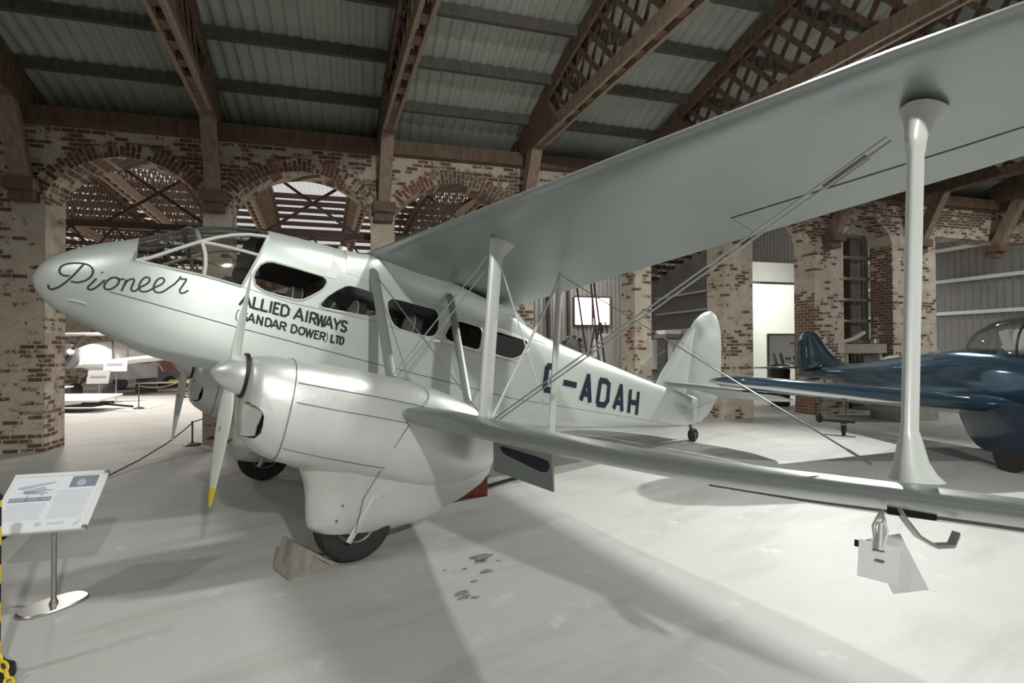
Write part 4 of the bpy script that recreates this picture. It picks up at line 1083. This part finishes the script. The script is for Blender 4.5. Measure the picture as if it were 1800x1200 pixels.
# red chock and prop behind the near trouser
t = thing('red_chock', (5.05, -.62, 0), 'red stepped wooden chock on the floor behind the near wheel fairing', 'chock', (0, 0, R(-12)))
mb = MB(); mb.box((-.22, 0, .09), (.34, .26, .18)); obj('lower_block', mb, 'red', t, False)
mb = MB(); mb.box((.06, 0, .16), (.22, .26, .32)); obj('upper_block', mb, 'red', t, False)
t = thing('floor_bracket', (5.35, -.5, 0), 'black steel angle bracket beside the red chock', 'bracket', (0, 0, R(5)))
mb = MB(); mb.box((-.08, 0, .2), (.05, .04, .4)); obj('upright', mb, 'black', t, False)
mb = MB(); mb.beam((-.08, 0, .03), (.85, .12, .03), .03, .03); obj('rail', mb, 'black', t, False)

# paper tags hanging from the leading edge of the near lower wing
RB = Matrix.Rotation(.1609, 4, 'Y')
def b2w(p): return RB @ (Vector(p)-B0) + Vector((3.17, 0, 0))
a_ = b2w((3.03, -5.46, -.78)); fwd = Vector((-.95, -.30, 0)).normalized(); sd = Vector((.30, -.95, 0)).normalized()
def tagcard(name, label, c, w_, h_, roll, yawz, mat):
    t = thing(name, (c.x, c.y, c.z), label, 'tag', (0, 0, 0), 'tags on the lower wing')
    m = Matrix((sd, fwd, Vector((0, 0, 1)))).transposed() @ Matrix.Rotation(roll, 3, 'Y') @ Matrix.Rotation(yawz, 3, 'Z')
    mb = MB(); mb.box((0, 0, -h_/2), (w_, .003, h_)); mb.bm.transform(m.to_4x4()); obj('card', mb, mat, t, False)
    return t, m
t1, m1 = tagcard('paper_tag', 'white card tag tied under the near lower wing, in front of a second tag', a_+Vector((0, 0, -.115)), .125, .138, .06, 0, 'card')
mb = MB(); mb.box((.005, .004, -.062), (.026, .004, .008)); mb.box((.0, .004, -.025), (.035, .003, .004)); mb.bm.transform(m1.to_4x4()); obj('printed_mark', mb, 'line', t1, False)
mb = MB(); mb.tube([(-.01, 0, .0), (-.02, 0, .06), (0, 0, .115)], .008, 6); mb.tube([(.01, 0, -.01), (.02, 0, .05), (.0, 0, .115)], .008, 6); mb.tube([(.0, .006, -.02), (.0, .006, .08)], .009, 6); mb.bm.transform(m1.to_4x4()); obj('tie', mb, 'strut', t1)
mb = MB(); mb.box((-.066, -.012, -.022), (.022, .006, .024)); mb.bm.transform(m1.to_4x4()); obj('clip', mb, 'black', t1, False)
t2, m2 = tagcard('paper_tag', 'white card tag hanging crooked behind the front tag under the near lower wing', a_+Vector((.03, .0, -.10))-fwd*.012, .115, .20, -.42, .1, 'card')
mb = MB(); mb.tube([(0, 0, 0), (0, 0, .10)], .004, 5); obj('string', mb, 'strut', t2)

# yellow and black barrier posts with chain at the left edge
def barrier(loc, label, hgt=.98):
    t = thing('barrier_post', loc, label, 'barrier post', (0, 0, 0), 'yellow and black barrier posts')
    mb = MB(); mb.disc_lathe([(.085,0),(.09,.02),(.085,.06),(.05,.085),(.035,.11)], (0, 0, 0), (0, 0, 1), 32); obj('base', mb, 'black', t)
    k = 0; z = .10
    while z < hgt-.02:
        mb = MB(); z2 = min(hgt, z+.105); mb.disc_lathe([(.024, z), (.024, z2)], (0, 0, 0), (0, 0, 1), 20); obj('band', mb, 'yellow' if k % 2 == 0 else 'black', t); z = z2; k += 1
    mb = MB(); mb.disc_lathe([(.028,hgt),(.03,hgt+.02),(.018,hgt+.035)], (0, 0, 0), (0, 0, 1), 20); obj('cap', mb, 'black', t)
    return t
barrier((1.013, -2.19, 0), 'yellow and black striped barrier post at the left edge, nearest the camera')
barrier((.60, .80, 0), 'yellow and black striped barrier post behind the information stand')
def chain(pts, name, label, mat, r_=.006, ln=.045):
    mb = MB(); tot = []
    for k in range(len(pts)-1):
        a, b = Vector(pts[k]), Vector(pts[k+1]); d = b-a; n = max(1, int(d.length/(ln*.72)))
        for i in range(n): tot.append((a+d*(i+.5)/n, d.normalized()))
    for i, (c, d) in enumerate(tot):
        o1 = d.cross(Vector((0, 0, 1))); o1 = o1.normalized() if o1.length > .1 else Vector((1, 0, 0)); o2 = d.cross(o1)
        o = o1 if i % 2 else o2
        loop = [c+d*(ln/2)*math.cos(a)+o*(ln*.3)*math.sin(a) for a in [2*PI*k/10 for k in range(11)]]
        mb.tube(loop, r_, 5, False)
    o = obj(name, mb, mat); tag(o, label, 'chain'); return o
chain([(1.03, -2.24, .16), (1.07, -2.30, .08), (1.10, -2.38, .03), (1.16, -2.62, .015), (1.22, -2.9, .015)], 'chain', 'yellow plastic chain trailing on the floor in the bottom left corner', 'yellow', .007, .06)

# rope stanchion beside the second brick pier and its rope
def stanchion(loc, label, hgt=.45, group='black rope stanchions'):
    t = thing('rope_stanchion', loc, label, 'stanchion', (0, 0, 0), group)
    mb = MB(); mb.disc_lathe([(.15,0),(.155,.015),(.12,.035),(.03,.055),(.02,.07)], (0, 0, 0), (0, 0, 1), 28); obj('base', mb, 'black', t)
    mb = MB(); mb.disc_lathe([(.016,.06),(.016,hgt-.03),(.024,hgt-.02),(.024,hgt)], (0, 0, 0), (0, 0, 1), 14); obj('pole', mb, 'rusty', t)
    return t
stanchion((2.667, 5.5, 0), 'short black rope stanchion on the floor beside the second brick pier')
def rope(name, a, b, sag, label, r_=.011, mat='rope'):
    a, b = Vector(a), Vector(b); mb = MB()
    mb.tube([a+(b-a)*t+Vector((0, 0, -sag*4*t*(1-t))) for t in [k/20 for k in range(21)]], r_, 6)
    o = obj(name, mb, mat); tag(o, label, 'rope', None); return o
mb = MB(); mb.tube([(2.667, 5.5, .42), (2.45, 5.12, .30), (2.2, 4.68, .19), (1.8, 3.95, .08), (1.39, 3.17, .02), (1.05, 2.0, .015), (.78, 1.05, .015)], .011, 6)
o = obj('barrier_rope', mb, 'rope'); tag(o, 'dark barrier rope falling from the short stanchion to the floor behind the information stand', 'rope')
rope('barrier_rope', (2.667, 5.5, .43), (2.95, 5.62, .50), .0, 'dark rope end from the short stanchion to the second brick pier')
rope('pier_rope', wall_to_world(-.48, -.04, .80), wall_to_world(.06, -.04, .70), .03, 'pale rope across the foot of the left brick pier', .012, 'wood_grey')

# oil stains on the floor below the near wing
mb = MB()
for cx, cy, r_, n in ((4.08,-2.35,.085,9),(4.02,-2.42,.05,8),(3.95,-2.62,.05,9),(3.78,-2.72,.028,7),(3.60,-2.83,.06,8),(3.57,-2.90,.045,7),(3.64,-2.95,.03,6),(3.84,-2.48,.022,6),(3.70,-2.40,.015,6),(4.16,-2.50,.02,6)):
    pts = []
    for k in range(n*2):
        a = PI*k/n; q = r_*(.6+.6*random.random()); pts.append((cx+q*1.3*math.cos(a), cy+q*.8*math.sin(a), .0015))
    mb.poly(pts)
o = obj('oil_stain', mb, 'stain', None, False, recalc=False); tag(o, 'scattered dark oil stains on the pale floor below the near wing', 'stain', None, 'stuff')

# ================================================================== the neighbouring hall, seen through the left opening
def wl(t, n, z=0): return tuple(wall_to_world(t, n, z))
WR = WALL_ROT
t = thing('microlight', wl(-4.35, 13, 0), 'white light aircraft with round cowling and straight wings in the neighbouring hall', 'light aircraft', (0, 0, WR-.35))
mb = MB(); rings = []
for k in range(15):
    f_ = k/14; y = -.9+3.2*f_; r_ = .72*math.sin(PI*(f_*.85+.12))**.7
    rings.append([(r_*math.cos(a), y, 1.55+r_*.85*math.sin(a)) for a in [2*PI*j/24 for j in range(24)]])
obj('cowling', MB().loft(rings), 'white', t)
mb = MB(); mb.disc_lathe([(.001,.05),(.25,.02),(.46,-.02),(.47,-.12)], (-.35, -.86, 1.58), (.25, 1, 0), 24); obj('engine_front', mb, 'midgrey', t)
mb = MB(); mb.disc_lathe([(.001,-.18),(.10,-.12),(.13,0)], (-.15, -1.05, 1.75), (0, 1, 0), 18); pp = obj('propeller', mb, 'white', t)
mb = MB(); mb.strut((-.2, -1.1, 1.70), (.35, -1.1, 2.35), .12, .04, (0, 1, 0)); mb.strut((-.1, -1.1, 1.8), (-.62, -1.1, 1.16), .12, .04, (0, 1, 0)); obj('blade', mb, 'black', pp)
mb = MB(); mb.strut((-2.3, -.1, 2.42), (2.0, -.1, 2.45), 1.1, .14, (0, 1, 0)); obj('upper_wing', mb, 'white', t)
mb = MB(); mb.strut((-2.6, -.3, 1.28), (.95, -.3, 1.30), 1.2, .34, (0, 1, 0)); mb.strut((.8, -.1, 1.35), (3.2, .1, 1.60), .9, .26, (0, 1, 0)); obj('lower_wing', mb, 'white', t)
for x in (.75, 1.35):
    mb = MB(); mb.tube([(x, -.2, 1.35), (x-.05, -.2, 2.42)], .03); obj('wing_strut', mb, 'rusty', t)
for x in (-.7, .7):
    mb = MB(); mb.disc_lathe([(.05,-.06),(.26,-.07),(.28,0),(.26,.07),(.05,.06)], (x, -.3, .28), (1, 0, 0), 22); mb.tube([(x, -.3, .28), (x*.4, 0, 1.1)], .03); obj('wheel', mb, 'rubber', t)
mb = MB(); mb.box((0, 1.2, .95), (1.7, 1.6, .6)); obj('belly_tank', mb, 'grey', t, False)
mb = MB(); mb.strut((.6, -.3, 2.85), (1.9, -.2, 2.68), .2, .05, (0, 1, 0)); mb.tube([(1.2, -.3, 2.75), (1.2, -.25, 2.40)], .03); obj('rotor_blade', mb, 'midgrey', t)
t = thing('glider_wing', wl(-4.0, 15.5, 0), 'white rounded wing tip on dark trestle right of the light aircraft in the neighbouring hall', 'wing panel', (0, 0, WR-.3))
mb = MB(); rings = []
for k in range(9):
    f_ = k/8; c_ = .55*math.sqrt(max(.02, 1-f_*f_)); rings.append([(-.3+2.0*f_-0, c_*math.cos(a), 2.02-.3*f_+.16*(1-f_*.7)*math.sin(a)) for a in [2*PI*j/16 for j in range(16)]])
obj('skin', MB().loft(rings), 'white', t)
mb = MB(); mb.box((.5, 0, .85), (.9, .08, 1.7)); obj('trestle', mb, 'midgrey', t, False)
def board(loc, w_, h_, z, label, tilt=.2, ang=0, mat='poster'):
    t = thing('display_board', loc, label, 'display board', (0, 0, WR+ang), 'information boards in the neighbouring hall')
    mb = MB(); mb.box((0, 0, z), (w_, .03, h_), Matrix.Rotation(-tilt, 3, 'X')); pn_ = obj('panel', mb, mat, t, False)
    mb = MB()
    for k in range(5): mb.box((-.02, -.022+.0*k, z+h_*.3-k*h_*.13), (w_*.7*(1-.1*(k % 2)), .012, h_*.03), Matrix.Rotation(-tilt, 3, 'X'))
    obj('print_line', mb, 'poster_ink', pn_, False)
    mb = MB(); mb.tube([(0, .05, 0), (0, .05, z-h_*.3)], .018); mb.disc_lathe([(.2,0),(.2,.02),(.02,.03)], (0, .05, 0), (0, 0, 1), 24); obj('stand', mb, 'steel', t)
    return t
board(wl(-2.75, 10.2), .70, .42, 1.28, 'white printed board on a stand, the higher one, right of the light aircraft')
board(wl(-2.85, 9.2), .62, .46, .93, 'grey information board on a stand, the lower one in front of the printed board', .35, 0, 'grey')
# low white trailer bed
t = thing('flat_trailer', wl(-2.9, 7.6, 0), 'low white sheet-covered trailer bed on the bright floor in the neighbouring hall', 'trailer', (0, 0, WR-.25))
mb = MB(); mb.prism([(-1.0, -.55, .30), (1.15, -.55, .30), (1.0, .75, .40), (-.9, .75, .40)], (0, 0, .05)); mb.prism([(-1.0, -.56, .10), (.7, -.56, .26), (.7, -.56, .34), (-1.0, -.56, .34)], (0, .05, 0)); obj('bed', mb, 'white', t, False)
mb = MB(); mb.box((0, 0, .2), (1.9, .9, .10)); mb.tube([(1.0, 0, .2), (2.0, -.3, .15)], .035); obj('frame', mb, 'black', t, False)
mb = MB(); mb.disc_lathe([(.05,-.05),(.15,-.06),(.16,0),(.15,.06),(.05,.05)], (-.7, -.5, .16), (0, 1, 0), 20); obj('wheel', mb, 'rubber', t)
mb = MB(); mb.box((-1.06, -.35, .34), (.14, .5, .50)); obj('end_board', mb, 'redbrown', t, False)
def bench(loc, L_, label, mat, ang=0, h_=.62, low=None):
    t = thing('display_bench', loc, label, 'bench', (0, 0, WR+ang), 'benches in the neighbouring hall')
    mb = MB(); mb.box((0, 0, h_), (L_, .5, .05)); obj('top', mb, mat, t, False)
    for x in (-L_/2+.1, L_/2-.1):
        mb = MB(); mb.box((x, 0, h_/2), (.06, .4, h_)); obj('leg', mb, 'rusty', t, False)
    if low:
        mb = MB(); mb.box((0, 0, h_*.45), (L_*.96, .45, .04)); obj('shelf', mb, low, t, False)
    return t
bench(wl(-5.6, 11.4, 0), 2.0, 'long low bench with pale top in front of the light aircraft', 'white', 0, .5, 'redbrown')
bench(wl(-2.5, 14.6, 0), 2.4, 'white-topped barrier bench at the back, left of the far propeller', 'white', 0, .42, 'redbrown')
t = thing('open_car', wl(-4.1, 17.5, 0), 'dark low vehicle with framed windscreen at the back of the neighbouring hall', 'vehicle', (0, 0, WR))
mb = MB(); mb.prism([(-1.5, -.6, .25), (1.5, -.6, .25), (1.5, -.6, .75), (.6, -.6, .82), (-.2, -.6, .80), (-1.5, -.6, .62)], (0, 1.3, 0)); obj('body', mb, 'midgrey', t, False)
mb = MB(); mb.tube([(-.5, -.55, .8), (-.3, -.55, 1.2), (.5, -.55, 1.2), (.7, -.55, .8)], .035); obj('windscreen_frame', mb, 'white', t)
for x in (-1.0, 1.0):
    mb = MB(); mb.disc_lathe([(.05,-.07),(.28,-.08),(.30,0),(.28,.08),(.05,.07)], (x, -.6, .3), (0, 1, 0), 22); obj('wheel', mb, 'rubber', t)
t = thing('red_cabinet', wl(-3.7, 19.0, 0), 'red brown cabinet with pale round lamp at the back of the neighbouring hall', 'cabinet', (0, 0, WR))
mb = MB(); mb.box((0, 0, .75), (1.3, .6, 1.5)); obj('body', mb, 'redbrown', t, False)
mb = MB(); mb.disc_lathe([(.01,0),(.2,.05),(.26,.16),(.2,.27),(.01,.32)], (.4, 0, 1.5), (0, 0, 1), 18); obj('lamp', mb, 'white', t)
o = obj('lime_jacket', MB().box((0, 0, .04), (.9, .4, .08)), 'lime', None, False); o.location = wl(-1.95, 14.6, .446); o.rotation_euler = (0, 0, WR); tag(o, 'lime yellow cloth lying on the white-topped bench', 'cloth')
stanchion(wl(-1.15, 7.6, 0), 'black rope stanchion on the bright floor right of the trailer bed', .75)
stanchion(wl(-1.0, 11.5, 0), 'black rope stanchion farther back, left of the far propeller', .75)
rope('barrier_rope', wl(-1.15, 7.6, .70), wl(-1.0, 11.5, .70), .15, 'pale barrier rope between the two far stanchions', .012, 'wood_grey')
# ================================================================== through the right-hand openings
# cladding partition behind the fourth opening with a bright window in it
mb = MB()
def part_wall(t0, t1, n, z1, hole=None):
    mb = MB(); cols = int((t1-t0)/.09)
    for k in range(cols):
        a, b = t0+(t1-t0)*k/cols, t0+(t1-t0)*(k+1)/cols; m_ = (a+b)/2; dn = .02 if k % 2 else -.02
        spans = [(0, z1)]
        if hole and hole[0] < m_ < hole[1]: spans = [(0, hole[2]), (hole[3], z1)]
        for z0, zz in spans: mb.box((m_, n+dn, (z0+zz)/2), (b-a, .03, zz-z0))
    return mb
HX = (13.45, 14.95, 2.72, 3.78)
struct('wall_partition', part_wall(10.2, 15.8, 8.0, 5.2, HX), 'clad', wall=True)
mb = MB(); wallbox(mb, HX[0]-.06, HX[0], 7.9, 8.1, HX[2], HX[3]); wallbox(mb, HX[1], HX[1]+.06, 7.9, 8.1, HX[2], HX[3]); wallbox(mb, HX[0], HX[1], 7.9, 8.1, HX[2]-.06, HX[2]); wallbox(mb, HX[0], HX[1], 7.9, 8.1, HX[3], HX[3]+.06); wallbox(mb, 14.18, 14.24, 7.94, 8.06, HX[2], HX[3])
win = struct('window_1', mb, 'girder', wall=True)
m, tt, bb = nt('bright_daylit_pane'); bb.inputs['Emission Color'].default_value = (1, .99, .96, 1); bb.inputs['Emission Strength'].default_value = 6.0; MAT['pane'] = m
for k, (a, b) in enumerate(((HX[0], 14.18), (14.24, HX[1]))):
    mb = MB(); wallbox(mb, a, b, 8.0, 8.02, HX[2], HX[3]); obj('pane', mb, 'pane', win, False)
for k, (x, z) in enumerate(((11.0, 0), (12.3, 0), (13.1, 0))):
    mb = MB(); wallbox(mb, x, x+.09, 7.75, 7.9, 0, 5.2); struct('trim_%d' % (7+k), mb, 'girder', wall=True)
# steel trestle with engine parts below the window
t = thing('steel_trestle', wl(12.95, 4.6, 0), 'tall dark steel A-frame trestle below the bright window', 'trestle', (0, 0, WR))
for s in (-1, 1):
    for y in (-.3, .3):
        mb = MB(); mb.beam((s*.55, y, 0), (s*.1, y*.5, 2.65), .04, .04); obj('leg', mb, 'girder', t, False)
    mb = MB(); mb.beam((s*.38, -.3, 1.0), (s*.38, .3, 1.0), .03, .03); obj('brace', mb, 'girder', t, False)
for z, w_ in ((1.9, .46), (1.0, .78), (2.4, .25)):
    mb = MB(); mb.beam((-w_/2, 0, z), (w_/2, 0, z), .03, .04); obj('crossbar', mb, 'girder', t, False)
t = thing('engine_parts', wl(11.35, 3.0, 0), 'cluster of pale and brown engine parts on a white plinth beyond the fuselage', 'engine', (0, 0, WR))
mb = MB(); mb.box((.4, 0, .78), (1.7, .8, 1.56)); obj('plinth', mb, 'white', t, False)
mb = MB(); mb.disc_lathe([(.05,-.2),(.22,-.18),(.26,0),(.22,.18),(.05,.2)], (-.05, 0, 1.86), (.3, 1, 0), 20); obj('crankcase', mb, 'rusty', t)
for k in range(9):
    a = 2*PI*k/9; mb = MB(); c_ = Vector((-.05+.22*math.cos(a), -.05, 1.86+.20*math.sin(a)))
    d = Vector((math.cos(a), 0, math.sin(a))); mb.disc_lathe([(.05,0),(.075,.02),(.05,.04),(.075,.06),(.05,.08),(.075,.10),(.04,.13)], c_, d, 12); obj('cylinder', mb, ('wood_grey', 'rusty', 'timber_pale')[k % 3], t)
mb = MB(); mb.box((.95, 0, 1.80), (.42, .5, .50)); mb.disc_lathe([(.01,0),(.18,.02),(.2,.12),(.1,.2)], (1.0, 0, 2.03), (0, 0, 1), 16); obj('white_cover', mb, 'card', t)
# hanging pipe bundle and tall poles left of the fifth pier
for k, (x0, x1, n0) in enumerate(((11.2, 11.6, 1.7), (11.4, 11.95, 2.0), (11.0, 11.6, 2.3))):
    mb = MB(); a = Vector(wl(x0, n0, 4.6)); b = Vector(wl(x1, n0-.2, .0)); mb.tube([b, a], .025, 8)
    o = obj('steel_pole', mb, 'girder'); tag(o, 'long brown steel pole leaning beside the fifth brick pier, %s of three' % ('nearest', 'middle', 'farthest')[k], 'pole', 'leaning steel poles')
# display screens behind the tail
def panel_display(loc, w_, h_, z0, label, mat, frame='rusty'):
    t = thing('display_screen', loc, label, 'display screen', (0, 0, WR), 'display screens behind the tail')
    mb = MB(); mb.box((0, 0, z0+h_/2), (w_, .05, h_)); obj('panel', mb, mat, t, False)
    for x in (-w_/2, w_/2):
        mb = MB(); mb.box((x, 0, (z0+h_)/2), (.05, .07, z0+h_)); obj('post', mb, frame, t, False)
    mb = MB(); mb.box((0, 0, z0+h_), (w_+.05, .07, .05)); obj('top_rail', mb, frame, t, False)
    return t
panel_display(wl(15.1, 4.2), 1.4, 1.0, 1.1, 'bright white display screen left of the silver fin', 'card')
panel_display(wl(17.3, 4.2), 1.35, 1.3, .8, 'pale grey display screen right of the silver fin, under the sixth pier', 'poster')
t = thing('work_table', wl(15.1, 3.4, 0), 'dark-topped table with a white sheet beside the fifth brick pier', 'table', (0, 0, WR))
mb = MB(); mb.box((.2, 0, 2.16), (1.8, .7, .12)); obj('top', mb, 'midgrey', t, False)
for x in (-.6, 1.0):
    mb = MB(); mb.box((x, 0, 1.05), (.07, .5, 2.1)); obj('leg', mb, 'rusty', t, False)
o = obj('white_sheet', MB().box((0, 0, .06), (1.0, .5, .12)), 'card', None, False); o.location = wl(14.95, 3.4, 2.225); o.rotation_euler = (0, 0, WR); tag(o, 'folded white sheet on the dark-topped table', 'sheet')
# bright cream partition seen through the sixth opening, with framed board and dark bin
struct('wall_cream', MB().box((20.9, 6.2, 2.15), (3.6, .12, 4.3)), 'cream', wall=True)
struct('trim_10', MB().box((20.9, 6.05, 4.75), (3.6, .2, .75)), 'clad', wall=True)
t = thing('framed_board', wl(18.95, 3.2, 0), 'white notice board with grey frame and small print through the sixth opening', 'notice board', (0, 0, WR))
mb = MB(); mb.box((0, 0, 1.72), (1.25, .04, .95)); obj('sheet', mb, 'card', t, False)
mb = MB(); mb.box((0, -.01, 2.22), (1.33, .06, .06)); mb.box((.65, -.01, 1.1), (.06, .06, 2.2)); mb.box((-.65, -.01, 1.1), (.06, .06, 2.2)); obj('frame', mb, 'midgrey', t, False)
mb = MB(); mb.box((.38, -.03, 1.92), (.32, .02, .05)); mb.box((.12, -.03, 1.42), (.2, .02, .08)); mb.box((.40, -.03, 1.45), (.1, .02, .14)); obj('print', mb, 'midgrey', t, False)
t = thing('waste_bin', wl(17.85, 2.2, 0), 'dark ribbed bin with two levers on top, below the notice board', 'bin', (0, 0, WR))
mb = MB(); mb.disc_lathe([(.26,0),(.28,.1),(.27,.2),(.29,.5),(.28,.9),(.30,1.25),(.2,1.28)], (0, 0, 0), (0, 0, 1), 18); obj('body', mb, 'black', t)
for x in (-.12, .14):
    mb = MB(); mb.tube([(x, 0, 1.25), (x-.12, 0, 1.62)], .045); obj('lever', mb, 'midgrey', t)
t = thing('white_trailer_wing', wl(19.4, 1.9, 0), 'pale wing panel lying on white trestles through the sixth opening', 'wing panel', (0, 0, WR))
mb = MB(); mb.strut((-1.2, 0, 1.30), (1.5, 0, 1.38), .8, .16, (0, 1, 0)); obj('skin', mb, 'grey', t)
for x in (-.7, .9):
    mb = MB(); mb.box((x, 0, .62), (.5, .5, 1.2)); obj('trestle', mb, 'white', t, False)
# silver tailplane and shelving near the eighth pier
t = thing('round_tail', wl(19.0, -.55, 0), 'rounded white tailplane showing just above the blue fuselage', 'tail fin', (0, 0, WR))
mb = MB(); mb.prism([(-.62, 0, 1.15)] + [(.62*-math.cos(PI*k/14), 0, 1.15+.42*math.sin(PI*k/14)) for k in range(1, 14)] + [(.62, 0, 1.15)], (0, .05, 0)); obj('skin', mb, 'white', t, False)
mb = MB(); mb.box((0, .03, .58), (.1, .1, 1.16)); obj('post', mb, 'rusty', t, False)
t = thing('silver_cowling', wl(18.35, -1.3, 0), 'silver half-open cowling on a pale plinth right of the blue fin', 'cowling', (0, 0, WR))
mb = MB(); rings = [[(x, .4*math.cos(a), 1.15+.32*math.sin(a)) for a in [PI*j/12 for j in range(13)]] for x in (-.5, -.2, .2, .55)]
mb.loft(rings, False, False); obj('shell', mb, 'alu', t)
mb = MB(); mb.box((0, 0, .55), (1.2, .8, 1.1)); obj('plinth', mb, 'wood_grey', t, False)
t = thing('wall_shelf', wl(18.75, .35, 0), 'grey shelf with parts in front of the seventh opening', 'shelf', (0, 0, WR))
mb = MB(); mb.box((0, 0, 1.75), (1.5, .6, .25)); obj('board', mb, 'wood_grey', t, False)
mb = MB(); mb.box((-.6, 0, .82), (.1, .5, 1.64)); obj('leg', mb, 'wood_grey', t, False)
mb = MB(); mb.box((.6, 0, .82), (.1, .5, 1.64)); obj('leg', mb, 'wood_grey', t, False)
mb = MB(); mb.tube([(-.5, 0, 1.92), (-.1, 0, 2.02), (.35, .05, 2.2)], .06); obj('pipe', mb, 'grey', t)
mb = MB(); mb.disc_lathe([(.02,0),(.12,.02),(.12,.14),(.05,.17)], (.55, -.1, 1.875), (0, 0, 1), 16); obj('can', mb, 'steel', t)
# pipes and rails on the cladding in the narrow opening
mb = MB(); wallbox(mb, 19.15, 19.3, 1.0, 1.15, 0, 5.0); struct('trim_11', mb, 'girder', wall=True)
for k in range(6):
    mb = MB(); wallbox(mb, 18.0, 20.0, .9, .97, 1.9+.62*k, 1.98+.62*k); struct('trim_%d' % (12+k), mb, 'wood_grey', wall=True)
struct('wall_panel', part_wall(17.8, 20.4, 1.35, 5.2), 'clad', wall=True)
mb = MB(); wallbox(mb, 21.35, 21.55, .2, .4, 0, 5.2); struct('trim_18', mb, 'girder', wall=True)
